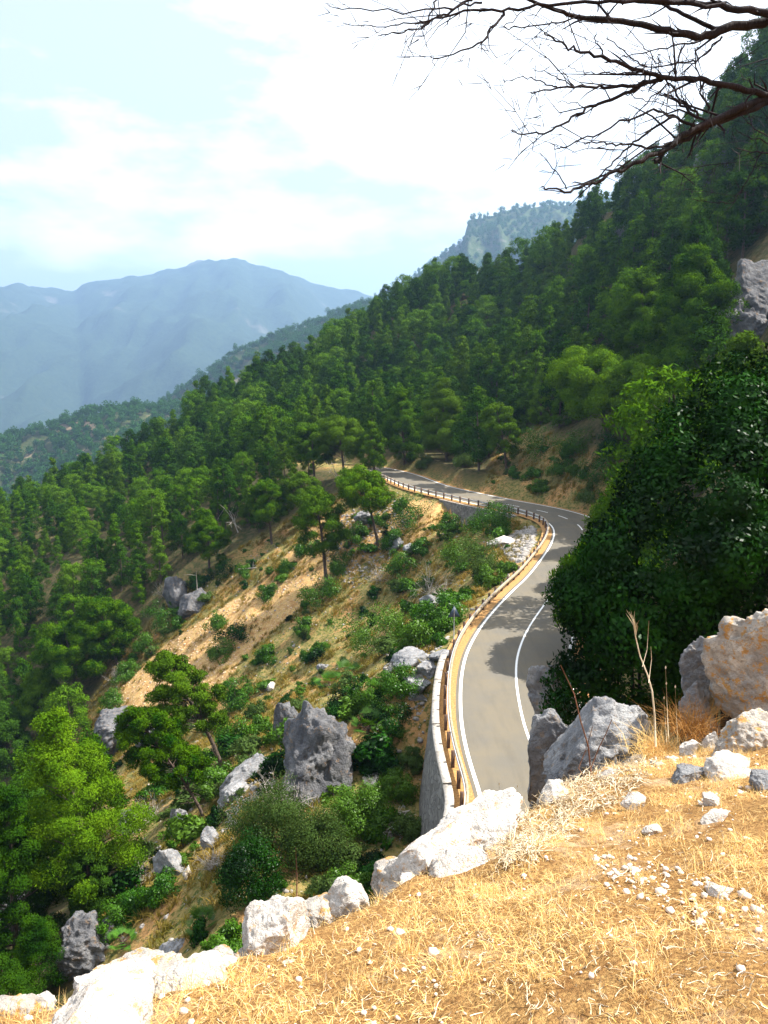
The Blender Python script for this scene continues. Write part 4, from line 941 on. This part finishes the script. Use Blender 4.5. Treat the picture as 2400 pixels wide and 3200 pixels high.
for i, (cx, cy, w_, h_, mt, lab) in enumerate(SH):
    p = at(cx, min(cy+h_*.38, 3150)); dp_ = proj(p)[2]; ww = w_*1.22*dp_/F; hh = h_*dp_/F*1.1; near = dp_ < 60
    rdc = road_dist(p[0:1], p[1:2]+ww*.25)[0]                      # keep clear of the rail
    if -14 < rdc < -.5 and rdc+ww*.5 > -1.9:
        j = ((lp-p[:2])**2).sum(1).argmin(); ww = min(ww, 6.0); p[:2] = p[:2]-RN[j]*(rdc+ww*.5+1.9); p[2] = Hh(p[0], p[1])
    K = 46 if w_ > 150 else 30; lf = .13 if near else .22
    if near and w_ > 150: K = 90; lf = .11
    pts = shrub_parts(2000+i, ww, hh, K, 210 if near else 130, lf, lf*.55, mt)
    bush(pts, (p[0], p[1]+ww*.25, p[2]-.1), lab)
# low scrub dotted over the open slope
sv = [shrub_parts(3000+k, 2.0, 1.2+.2*k, 16, 90, .2, .12, mt, 3) for k, mt in enumerate(('shrub', 'shrub', 'olive', 'shrub', 'mastic', 'olive', 'shrub'))]
g = np.random.default_rng(8); x = g.uniform(-70, 40, 26000); y = g.uniform(24, 170, 26000); z = Hh(x, y); gxp, gyp, dp_ = proj(np.stack([x, y, z], -1)); rd = road_dist(x, y)
den = fbm(np.stack([x, y, 0*x], -1)/7, 3, 55)
ok = (inpoly(gxp, gyp, OPEN) | inpoly(gxp, gyp, BANK)) & ~inpoly(gxp, gyp, SCREE) & ((rd < -4) | (rd > RW+2.5)) & (den > -.35) & (gyp < 3050); x, y, z, dp_, rd = [q[ok] for q in (x, y, z, dp_, rd)]
v = seen(x, y, z, 1.0); x, y, z, dp_, rd = [q[v] for q in (x, y, z, dp_, rd)]
keep_i = []
for k in range(len(x)):
    if len(keep_i) >= 290: break
    if all((x[k]-x[j])**2+(y[k]-y[j])**2 > (1.0+.012*y[k])**2 for j in keep_i): keep_i.append(k)
for k in keep_i:
    lab, grp = (('small green bush among the dry grass of the open slope below the road', 'small bushes on the slope below the road') if rd[k] < 0 else ('small green bush on the earthy bank above the road', 'small bushes on the bank above the road'))
    s_ = .45+1.2*g.random()**2.2; bush(sv[g.integers(0, 7)], (x[k], y[k], z[k]-.1), lab, grp, (s_*g.uniform(.8, 1.7), s_*g.uniform(.8, 1.3), s_*g.uniform(.7, 1.1)), g.uniform(0, 6.28))
# fan palms
def palm_parts(seed, R_=.9, n=16):
    g = np.random.default_rng(seed); st = MB(); V = []; Fq = []; nn = 0
    st.tube([(0, 0, -.2), (0, 0, .35)], [.16, .12], 7)
    for k in range(n):
        a = k*2.4+g.normal()*.2; el = g.uniform(.15, 1.25); d = np.array([math.cos(a)*math.cos(el), math.sin(a)*math.cos(el), math.sin(el)]); L0 = R_*g.uniform(.5, .8); b0 = np.array([0, 0, .3]); e_ = b0+d*L0; st.tube([b0, e_], [.018, .01], 3)
        s1 = np.cross(d, [0, 0, 1.]); s1 /= np.linalg.norm(s1); 
        for q in np.linspace(-1.35, 1.35, 13):
            dl = d*math.cos(q)+s1*math.sin(q)+np.array([0, 0, -.1]); Ll = R_*.55*(1-.12*abs(q)); wd = np.cross(dl, np.cross(d, s1)); wd = wd/np.linalg.norm(wd)*.022*R_/.9
            V += [e_, e_+dl*Ll*.5+wd, e_+dl*Ll, e_+dl*Ll*.5-wd]; Fq.append([nn, nn+1, nn+2, nn+3]); nn += 4
    return st.mesh('stem', M['bark']), mesh_arrays('fronds', np.array(V), np.array(Fq), M['palm'])
for i, (cx, cy, w_, lab) in enumerate(((1095,2080,100,'fan palm with spiky fronds below the largest rounded shrub'),(1030,2120,85,'fan palm at the left end of the palm clump above the crag'),(1150,2250,110,'fan palm hanging lowest beside the huge crag'),(1110,2180,80,'fan palm between the crag and the vivid bush'),(1180,2150,80,'fan palm touching the vivid green bush'),(1400,1915,50,'small fan palm left of the road sign'),(630,2870,110,'fan palm at the edge of the dark bush behind the rim'),(385,2930,90,'low fan palm above the white slabs at lower left'),(1200,2300,80,'dark fan palm under the hollow bush'))):
    p = at(cx, cy+w_*.4); s = w_*proj(p)[2]/F; pp = palm_parts(70+i, s*.55, 20); e = empty('fan_palm', tuple(p), i*1.3); tag(e, lab, 'palm'); link('stem', pp[0], e); link('fronds', pp[1], e)
# dead brush, snags and fallen branches
def branchy(mb, p, d, L_, r, depth, g, spread=.6, kids=3, k=4, grav=0.0):
    p = np.array(p, float); d = np.array(d, float); d /= np.linalg.norm(d); pts = [p]; n = 5
    for _ in range(n): d = d+g.normal(size=3)*.13+np.array([0, 0, grav]); d /= np.linalg.norm(d); pts.append(pts[-1]+d*L_/n)
    mb.tube(pts, np.linspace(r, r*.45, n+1), k)
    if depth > 0:
        for _ in range(kids):
            i = g.integers(1, n+1); d2 = d+g.normal(size=3)*spread; branchy(mb, pts[i], d2, L_*g.uniform(.5, .8), r*.5, depth-1, g, spread, kids, 3, grav)
for i, (cx, cy, w_, lab, nm, cat, mode) in enumerate((
 (1340,1815,130,'tangled silver grey dead shrub among green bushes left of the olive bush','dead_shrub','dead shrub',0),
 (1190,1790,80,'grey dead brush draped over a shrub in the middle of the slope','dead_shrub','dead shrub',0),
 (1380,1840,90,'pale dead shrub just left of the bushes by the rail','dead_shrub','dead shrub',0),
 (360,2105,70,'grey dead bush at the foot of the pines left of the scree','dead_shrub','dead shrub',0),
 (510,1845,60,'grey dead bush beside the rock pinnacle','dead_shrub','dead shrub',0),
 (860,2480,150,'thin bare shrub with upright twigs in front of the huge crag','dead_shrub','dead shrub',1),
 (930,2520,110,'second bare twiggy shrub under the huge crag','dead_shrub','dead shrub',1),
 (660,2690,110,'pale dead twigs in the gully beside the standing stone','dead_shrub','dead shrub',0),
 (430,2740,110,'grey dead brush beneath the largest bright pine','dead_shrub','dead shrub',0),
 (470,2530,110,'bleached fallen crown at the foot of the leaning pine','dead_shrub','dead shrub',0),
 (1205,2560,120,'heap of bleached fallen branches left of the tall wall foot','fallen_branches','branches',2),
 (1235,2530,90,'bleached log resting on the heap left of the wall foot','fallen_log','log',3),
 (617,1860,60,'thin bare snag standing in front of the forest','dead_tree','dead tree',4),
 (745,1640,70,'pale leaning dead trunk at the forest edge','dead_tree','dead tree',5),
 (1080,1500,70,'forked pale dead trunk left of where the road vanishes','dead_tree','dead tree',5),
 (790,1750,90,'fallen grey trunk lying in the grass at the forest edge','fallen_log','log',3),
 (1550,1130,60,'bare grey limb showing under the spreading pine','dead_tree','dead tree',5),
)):
    g = np.random.default_rng(600+i); p = at(cx, cy+w_*.35); s = w_*proj(p)[2]/F; mb = MB()
    if mode in (0, 1):
        for k in range(16): a = g.uniform(0, 6.28); el = g.uniform(.2, 1.3) if mode == 0 else g.uniform(1.0, 1.5); branchy(mb, (0, 0, 0), (math.cos(a)*math.cos(el), math.sin(a)*math.cos(el), math.sin(el)), s*.5*(1 if mode == 0 else 1.1), .028, 2, g, .55, 3, 3)
    elif mode == 2:
        for k in range(16): a = g.uniform(0, 6.28); branchy(mb, g.normal(size=3)*[.4, .4, .1]+[0, 0, .4], (math.cos(a), math.sin(a), g.uniform(-.1, .4)), s*.5, .045, 2, g, .6, 2)
    elif mode == 3: mb.tube([(-s*.5, 0, .1), (0, .05, .28), (s*.5, .0, .55)], [.10, .085, .05], 7); branchy(mb, (0, .05, .28), (.3, 0, .8), s*.25, .03, 1, g)
    elif mode == 4: mb.tube([(0, 0, -.3), (.05, 0, s*.8), (.0, 0, s*1.8)], [.09, .07, .03], 6); branchy(mb, (0, 0, s*1.4), (-1, 0, .1), s*.5, .03, 1, g)
    else: branchy(mb, (0, 0, -.2), (-.5, 0, 1), s*1.1, .13, 2, g, .7, 3, 5)
    o = mb.build(nm, M['deadwood'], None, True, tuple(p)); tag(o, lab, cat)
# tussocks of grass on the open slope
g = np.random.default_rng(18); n = 30000; x = g.uniform(-70, 60, n); y = g.uniform(24, 175, n); z = Hh(x, y); gxp, gyp, dp_ = proj(np.stack([x, y, z], -1)); rd = road_dist(x, y)
den = fbm(np.stack([x, y, 0*x], -1)/5, 3, 66)
ok = (inpoly(gxp, gyp, OPEN) | inpoly(gxp, gyp, BANK)) & (~inpoly(gxp, gyp, SCREE) | (g.random(n) < .3)) & ((rd < -2.9) | (rd > RW+1.8)) & (den > -.35)
x, y = x[ok], y[ok]; n = len(x); print('tussocks', n); m_ = 22; xx = (x[:, None]+g.normal(0, .16, (n, m_))).ravel(); yy = (y[:, None]+g.normal(0, .16, (n, m_))).ravel()
tag(blades('grass_tussocks', xx, yy, Hh(xx, yy)-.03, .3, .8, .035, 1.1, M['tuftgrass'], 19), kind='stuff')
# loose stones: scree, hairpin rubble, gravel on the bank
def stones(name, x, y, z, smin, smax, mat, seed):
    g = np.random.default_rng(seed); V0, F0 = ico(1); n = len(x); s = (smin*(smax/smin)**(g.random(n)**1.6))[:, None, None]; sh = g.uniform(.55, 1.2, (n, 1, 3))*[1, 1, .6]; jit = 1+g.normal(0, .16, (n, len(V0), 1)); r_ = g.uniform(0, 6.28, n)
    v = V0[None]*jit*sh*s; c_, s_ = np.cos(r_)[:, None], np.sin(r_)[:, None]; v = np.stack([v[..., 0]*c_-v[..., 1]*s_, v[..., 0]*s_+v[..., 1]*c_, v[..., 2]], -1)+np.stack([x, y, z], 1)[:, None]
    tag(link(name, mesh_arrays(name, v.reshape(-1, 3), (F0[None]+(np.arange(n)*len(V0))[:, None, None]).reshape(-1, 3), mat)), kind='stuff')
def sc_pts(poly, n, seed, y1=175):
    g = np.random.default_rng(seed); w_ = np.array([at(*p) for p in poly]); lo = w_.min(0)-2; hi = w_.max(0)+2
    ax = g.uniform(lo[0], hi[0], n*12); ay = g.uniform(lo[1], min(hi[1], y1), n*12); az = Hh(ax, ay); a, b, d = proj(np.stack([ax, ay, az], -1)); k = np.where(inpoly(a, b, poly))[0]; rd_ = road_dist(ax[k], ay[k]); k = k[(rd_ < -2.2) | (rd_ > RW+2)][:n]; print('stones', len(k)); return ax[k], ay[k], az[k]
x, y, z = sc_pts(SCREE, 2600, 1); stones('scree', x, y, z, .05, .22, M['rock_scree'] if 'rock_scree' in M else flat('scree_stone', (.60, .42, .27), .9, .3, 3), 1)
x, y, z = sc_pts([(1560,1700),(1640,1650),(1700,1640),(1720,1690),(1660,1760),(1600,1760)], 1500, 2); stones('rubble', x, y, z, .12, .5, flat('grey_rubble', (.27, .245, .22), .9, .35, 3), 2)
x, y, z = sc_pts([(1000,1700),(1080,1600),(1230,1560),(1290,1620),(1200,1780),(1110,1840),(1050,1800)], 1500, 3); stones('rubble', x, y, z, .08, .36, bpy.data.materials['grey_rubble'], 3)
x, y, z = sc_pts([(1200,2080),(1400,1990),(1420,2080),(1380,2200),(1320,2330),(1280,2250)], 700, 4); stones('rubble', x, y, z, .05, .30, bpy.data.materials['grey_rubble'], 4)
x, y, z = sc_pts(OPEN, 2600, 5); stones('loose_stones', x, y, z, .05, .28, bpy.data.materials['grey_rubble'], 5)
x, y, z = sc_pts([(680,2560),(880,2330),(930,2360),(800,2520),(700,2620)], 500, 6); stones('rubble', x, y, z, .06, .30, bpy.data.materials['grey_rubble'], 6)
g = np.random.default_rng(31); n = 30000; x = g.uniform(-5, 7, n); y = g.uniform(2.3, 9.5, n); den = fbm(np.stack([x, y, 0*x], -1)*1.1, 3, 14); a, b, d = proj(np.stack([x, y, KP[0]*x+KP[1]*y+KP[2]], -1))
streak = inpoly(a, b, [(1850,2680),(2050,2700),(2400,2830),(2400,2960),(2150,2900),(1900,2800)])
ok = (kn_dist(x, y) < 0) & ((den > .38) & (g.random(n) < .12) | streak & (g.random(n) < .8) | (g.random(n) < .035)); x, y = x[ok], y[ok]
gm = flat('pale_gravel', (.66, .53, .42), .9, .3, 30); stones('gravel', x, y, kn_z(x, y)+.008, .007, .032, gm, 32)
# dry leaf and twig litter on the rim
def litter(poly, n, seed, Lm=.13, rad=.0035, hz=.05):
    g = np.random.default_rng(seed); mb = MB(); P = np.array(poly); k = 0
    while k < n:
        px, py = g.uniform(P[:, 0].min(), P[:, 0].max()), g.uniform(P[:, 1].min(), P[:, 1].max())
        if not inpoly(np.array([px]), np.array([py]), poly)[0]: continue
        b0 = kpt(px, py)+np.array([0, 0, g.uniform(0, hz)]); a = g.uniform(0, 6.28); d = np.array([math.cos(a), math.sin(a), g.uniform(-.1, .5)]); pts = [b0]; L_ = Lm*g.uniform(.4, 1.4)
        for _ in range(4): d = d+g.normal(size=3)*.45; d[2] -= .12; d /= np.linalg.norm(d); pts.append(pts[-1]+d*L_/4)
        mb.tube(pts, np.linspace(rad*g.uniform(.7, 1.8), rad*.5, 5), 3); k += 1
    return mb
mb = litter([(1580,2580),(1700,2500),(1800,2440),(1780,2600),(1660,2720),(1560,2730)], 900, 1); tag(mb.build('dry_twig_litter', M['straw']), kind='stuff')
mb = litter([(1740,2440),(1850,2400),(2010,2370),(2030,2450),(1900,2520),(1740,2560)], 800, 2); tag(mb.build('dry_leaf_litter', M['straw']), kind='stuff')
mb = litter([(700,2950),(1200,2760),(2300,2400),(2400,3200),(300,3200)], 1100, 3, .07, .002, .01); tag(mb.build('fallen_stems', M['straw']), kind='stuff')
# brown tussocks in front of the dark bush
for i, (cx, cy, w_, lab) in enumerate(((2160,2210,170,'dark rusty tussock of dead grass beside the grey boulders'),(2060,2290,160,'golden tussock of dead grass at the foot of the thin stalk'),(2110,2350,150,'low orange tussock among small white stones'))):
    p = W(cx, cy+w_*.3, 8.2); p[2] = max(p[2], float(kn_z(p[0:1], p[1:2])[0])); g = np.random.default_rng(i); s = w_*8.6/F; q = np.array([p[:2]]*520)+g.normal(0, s*.22, (520, 2))
    o = blades('dead_tussock', q[:, 0], q[:, 1], np.full(520, p[2]-.12), .18, .5, .003, 1.3, M['blades'] if i else flat('rusty_grass', (.30, .14, .03), .9), 40+i); tag(o, lab, 'grass tussock')
    b = kn_z(q[:, 0], q[:, 1])
# tall dry stalks
def stalk(name, pl, Y, r, mat, lab, twigs=0, seed=0):
    g = np.random.default_rng(seed); mb = MB()
    for j, (line, rr) in enumerate(pl):
        P = [W(a, b, Y+.03*k) for k, (a, b) in enumerate(line)]; P[0][2] -= .05; mb.tube(P, np.linspace(rr, rr*.45, len(P)), 6)
    for k in range(twigs):
        line = pl[0][0]; a, b = line[-1]; c, d = line[-2]; u = g.random(); q = W(a*(1-u)+c*u, b*(1-u)+d*u, Y+.1); dv = np.array([g.normal()*.25, g.normal()*.25, 1]); mb.tube([q, q+dv*.06, q+dv*.12], [.003, .0025, .001], 3)
    tag(mb.build(name, mat), lab, 'plant stalk')
stalk('dry_stalk', [([(1848,2410),(1838,2330),(1815,2255),(1795,2170),(1752,2079)], .010), ([(1838,2410),(1870,2340),(1895,2290),(1912,2248)], .007), ([(1822,2410),(1808,2400),(1830,2345),(1852,2270)], .006)], 7.3, .01, M['redstalk'], 'reddish brown dry stalks crossing at their foot in front of the grey boulder')
stalk('dry_stalk', [([(2050,2320),(2045,2230),(2038,2160),(2024,2110),(2000,2050),(1986,1990),(1978,1935)], .011), ([(2008,2070),(2022,2030),(2028,1940)], .004), ([(2028,2120),(2036,2060),(2034,2020)], .004)], 8.0, .01, M['straw'], 'tall thin forked stalk with a feathery seed head against the dark bush', 26, 3)
stalk('dry_stalk', [([(927,2800),(928,2740),(924,2650)], .008)], 6.6, .008, M['redstalk'], 'short rusty stake like stalk rising behind the white boulders')
# hare's tail grass heads
mb = MB()
for px, py, b_ in ((1560,2455,2555),(1617,2462,2545),(1545,2520,2570),(1573,2510,2560),(1532,2532,2575),(2080,2090,2300),(2082,2140,2310),(2110,2150,2320),(2075,2185,2320),(1243,2690,2720)):
    p = W(px, py, 7.2); q = W(px+8, b_, 7.1); mb.tube([q, p], [.0015, .001], 3); mb.tube([p, p+[0, 0, .015], p+[0, 0, .03]], [.003, .008, .002], 5)
tag(mb.build('seed_head_grass', M['straw']), kind='stuff')
# ---------------------------------------------------------------- the big dark bush at the right
BP = [(2760,900),(2400,1065),(2330,1090),(2240,1110),(2150,1190),(2060,1290),(2030,1370),(1950,1450),(1905,1580),(1830,1650),(1780,1750),(1700,1855),(1725,1900),(1755,1960),(1730,2050),(1690,2150),(1690,2250),(1800,2290),(1900,2260),(2000,2270),(2250,2240),(2400,2080),(2760,2080)]
seg = np.array(BP, float)
def edge_d(p):
    b = 1e9
    for a, c in zip(seg, np.roll(seg, -1, 0)): ab = c-a; t = np.clip(((p-a)@ab)/(ab@ab), 0, 1); b = min(b, np.linalg.norm(p-a-t*ab))
    return b
g = np.random.default_rng(90); cen = []; rad = []
while len(cen) < 520:
    px, py = g.uniform(1700, 2760), g.uniform(900, 2270)
    if not inpoly(np.array([px]), np.array([py]), BP)[0]: continue
    e = edge_d(np.array([px, py])); bulge = min(1, e/330); Y = 20.5+(2100-py)/1000*2.5-bulge*2.6+g.uniform(-.3, 1)*(.4+bulge*2.4); s = Y/F; r_ = min(g.uniform(.22, .9), e*s*1.05+.05)
    if r_ < .10: continue
    cen.append(W(px, py, Y)); rad.append(r_)
cen = np.array(cen); rad = np.array(rad); V, Fc = leafcloud(cen, rad, 190, .15, .075, 91, .4, .6, .85)
bp = np.array([7.2, 20.5, float(Hh(7.2, 20.5))]); bb = tag(empty('mastic_bush', tuple(bp)), 'huge dark glossy leaved bush filling the right side above the grey boulders', 'bush')
link('foliage', mesh_arrays('foliage', V-bp, Fc, M['mastic']), bb)
mb = MB()
for k in range(40): c = cen[g.integers(0, len(cen))]; b0 = np.array([max(c[0]*.8+1.5, 7.2), 20.5+g.normal()*.5, 0]); b0[2] = Hh(b0[0], b0[1])-.4; mb.tube(np.array([b0, (b0*.4+c*.6)+g.normal(size=3)*.3, c])-bp, [.11, .06, .02], 5)
mb.build('stem', M['darkbranch'], bb)
for k, (x_, y_, h_, lab) in enumerate(((17.5,54,9.5,'pine standing over the road right behind the left shoulder of the huge dark bush'),(15.0,50.5,8,'low pine pressed between the road and the huge dark bush'),(22,69,10,'pine peeping over the huge dark bush beside the bend'),(29,84,10,'pine on the slope between the dark bush and the hairpin'),(30,66,11,'tall pine behind the top of the huge dark bush'),(18.5,24,12,'unseen pine added on the slope to shade the huge dark bush'),(21,31,12,'second unseen pine added right of the huge dark bush to shade it'))):  # the last two pines are out of view, added to shade the dark bush
    tree_thing(pine_parts(950+k, h_, 3.9, .10, 100, 330, .30, .12, (-.05, 0), 'dense', .2, .5), (x_, y_, float(Hh(x_, y_))-.2), lab)
# ---------------------------------------------------------------- bare tree reaching in from the right
def rp(l): return [(1000+a*.844, b*.844) for a, b in l]
LIMB = [  # (points in the cropped photograph, start radius, end radius, distance start, distance end)
 ([(2150,250),(1900,120),(1700,62),(1600,90),(1480,110),(1420,142),(1330,122),(1210,92),(1060,76),(930,56),(830,22),(700,-25)], .050, .008, 5.2, 4.9),
 ([(1900,120),(1750,70),(1640,50),(1500,24),(1300,8),(1100,-6),(950,-30)], .040, .010, 5.1, 5.0),
 ([(1480,110),(1380,72),(1290,25),(1230,-10)], .018, .010, 5.1, 5.2),
 ([(1500,24),(1380,15),(1200,-5),(1000,12),(830,12),(680,45),(560,35),(430,68),(350,90)], .016, .005, 5.0, 4.7),
 ([(680,45),(640,100),(600,155),(510,190),(415,225)], .011, .003, 4.9, 4.6),
 ([(560,-10),(480,45),(430,62),(380,105),(300,118),(215,131)], .010, .003, 4.9, 4.7),
 ([(430,-10),(400,70),(385,110)], .007, .004, 4.9, 4.8),
 ([(600,10),(480,30),(330,40),(120,42),(20,12)], .008, .002, 4.8, 4.5),
 ([(390,82),(300,95),(200,97),(85,84)], .006, .002, 4.8, 4.5),
 ([(960,60),(870,90),(780,95),(690,108),(680,100),(760,40)], .006, .003, 4.9, 4.8),
 ([(2150,450),(1900,400),(1700,352),(1600,345),(1480,310),(1400,293),(1270,290),(1180,258),(1050,210),(960,190),(900,165),(830,120)], .034, .004, 5.3, 4.7),
 ([(1270,290),(1150,315),(1060,326),(1000,320),(900,328),(780,341)], .016, .004, 5.0, 4.7),
 ([(1000,320),(940,325),(900,265)], .006, .002, 4.9, 4.9),
 ([(880,328),(820,300),(760,283),(680,297)], .006, .002, 4.8, 4.6),
 ([(940,322),(860,275),(780,257)], .005, .002, 4.8, 4.7),
 ([(1270,290),(1140,340),(1040,385),(980,402),(900,455),(830,492),(740,492),(705,485)], .015, .003, 5.0, 4.6),
 ([(980,402),(930,380),(865,372)], .004, .0015, 4.8, 4.7),
 ([(1900,400),(1700,352),(1600,385),(1480,435),(1380,480),(1300,528),(1250,572),(1150,610),(1060,660),(970,700),(900,705),(820,690)], .038, .004, 5.3, 4.5),
 ([(1700,365),(1560,420),(1450,455),(1380,500),(1320,528),(1255,580),(1240,600)], .026, .012, 5.2, 4.9),
 ([(915,700),(870,630),(810,566)], .005, .002, 4.6, 4.5),
 ([(1300,528),(1250,545),(1160,538),(1100,535),(1050,528),(978,530)], .011, .004, 4.9, 4.7),
 ([(1310,430),(1210,490),(1160,530),(1100,585),(1060,640),(970,700)], .010, .004, 5.0, 4.6),
 ([(1400,435),(1340,395),(1300,350),(1275,345)], .012, .005, 5.0, 5.0),
 ([(1440,412),(1415,350),(1400,285),(1390,182)], .010, .003, 5.1, 5.0),
 ([(1385,465),(1310,432),(1250,405),(1160,432),(1030,490),(900,548),(868,550)], .012, .003, 5.0, 4.7),
 ([(1400,430),(1340,375),(1300,310),(1255,270),(1250,200)], .010, .004, 5.0, 5.0),
 ([(1285,310),(1190,400),(1140,460)], .006, .003, 5.0, 4.9),
 ([(1050,210),(1030,170),(1018,132)], .007, .004, 4.9, 4.9),
 ([(1350,160),(1330,215),(1290,280)], .007, .005, 5.0, 5.0),
 ([(1490,135),(1430,195),(1380,238),(1340,275)], .008, .004, 5.1, 5.0),
 ([(1410,150),(1330,165),(1250,180),(1110,215)], .008, .003, 5.0, 4.8),
 ([(1210,245),(1130,195),(1060,142)], .006, .003, 4.9, 4.8),
 ([(1260,240),(1200,170),(1130,100)], .005, .002, 4.9, 4.8),
 ([(1120,345),(1200,365),(1300,400)], .004, .003, 4.9, 5.0),
 ([(1390,230),(1290,240),(1150,262),(1020,275),(960,262),(920,240)], .006, .002, 5.0, 4.8),
 ([(1900,640),(1760,590),(1660,570),(1600,560),(1540,548)], .010, .003, 5.2, 5.0),
 ([(1900,560),(1760,540),(1660,505),(1600,470),(1550,422)], .009, .002, 5.2, 5.1),
 ([(1760,540),(1640,530),(1590,505),(1540,480)], .006, .002, 5.2, 5.1),
 ([(1760,600),(1690,600),(1640,612),(1570,612)], .005, .002, 5.1, 5.1),
 ([(1640,560),(1590,640),(1560,710),(1530,750),(1440,748),(1380,735)], .005, .002, 5.1, 5.0),
]
wbr = W(3900, 500, 2.2); tb = np.array([wbr[0], 2.2, 0]); tb[2] = kn_z(tb[0:1], tb[1:2])[0]
bt = tag(empty('bare_tree', tuple(tb)), 'leafless dark tree reaching thorny bare branches across the top right', 'bare tree')
mb = MB(); tips = W(2815, 215, 2.55)
mb.tube(np.array([tb-[0, 0, .3], tb+[.05, .05, 1.2], [wbr[0]-.05, 2.2, wbr[2]-.2], [wbr[0]-.1, 2.25, tips[2]+.2], [wbr[0]+.1, 2.62, tips[2]+1.0]])-tb, [.13, .10, .08, .05, .02], 8); mb.build('trunk', M['darkbranch'], bt, True)
g = np.random.default_rng(12)
for li, (ln, r0, r1, y0_, y1_) in enumerate(LIMB):
    L2 = rp(ln); Ys = np.linspace(y0_, y1_, len(L2)); P = np.array([W(a, b, Yv*.5) for (a, b), Yv in zip(L2, Ys)]); r0 *= .5; r1 *= .5
    if ln[0][0] >= 1900: P = np.vstack([[tb[0]-.05, 2.2, P[0][2]-.1], P])
    P = chaikin(P, 2); n_ = len(P); P[1:-1] += g.normal(0, .003, (n_-2, 3)); rr = np.linspace(r0, r1, n_)*.8; mb = MB(); mb.tube(P-tb, rr, 7)
    acc = 0
    for k in range(2, n_-1):                              # short spurs and thorny twigs
        if g.random() < .5:
            d = P[k+1 if k+1 < n_ else k]-P[k-1]; d /= np.linalg.norm(d); d2 = d*.7+g.normal(size=3)*[.55, .3, .55]; d2 /= np.linalg.norm(d2); Lt = g.uniform(.02, .08) if g.random() < .68 else g.uniform(.12, .26)
            q = [P[k], P[k]+d2*Lt*.5, P[k]+(d2*.9+g.normal(size=3)*.15)*Lt]; mb.tube(np.array(q)-tb, [min(rr[k]*.5, .004), min(rr[k]*.4, .003), .0008], 4)
            if Lt > .12:
                for _ in range(3): u = g.uniform(.3, 1); b0 = P[k]+d2*Lt*u; d3 = d2+g.normal(size=3)*.7; mb.tube(np.array([b0, b0+d3/np.linalg.norm(d3)*g.uniform(.02, .06)])-tb, [.0014, .0006], 3)
    mb.build('branch', M['darkbranch'], bt, True)
# ---------------------------------------------------------------- air
mh, th_, oh = newmat('hazy_air'); pv = th_.nodes.new('ShaderNodeVolumePrincipled'); pv.inputs['Color'].default_value = (.40, .63, 1.0, 1); pv.inputs['Density'].default_value = 1.5e-4; pv.inputs['Anisotropy'].default_value = .35
th_.links.new(pv.outputs[0], oh.inputs['Volume'])
b = MB(); x0, x1, y0, y1, z0, z1 = -8950, 6450, -1420, 10450, -325, 1130
b.box(((x0+x1)/2, (y0+y1)/2, (z0+z1)/2), (x1-x0, y1-y0, z1-z0)); tag(b.build('haze', mh), kind='stuff')
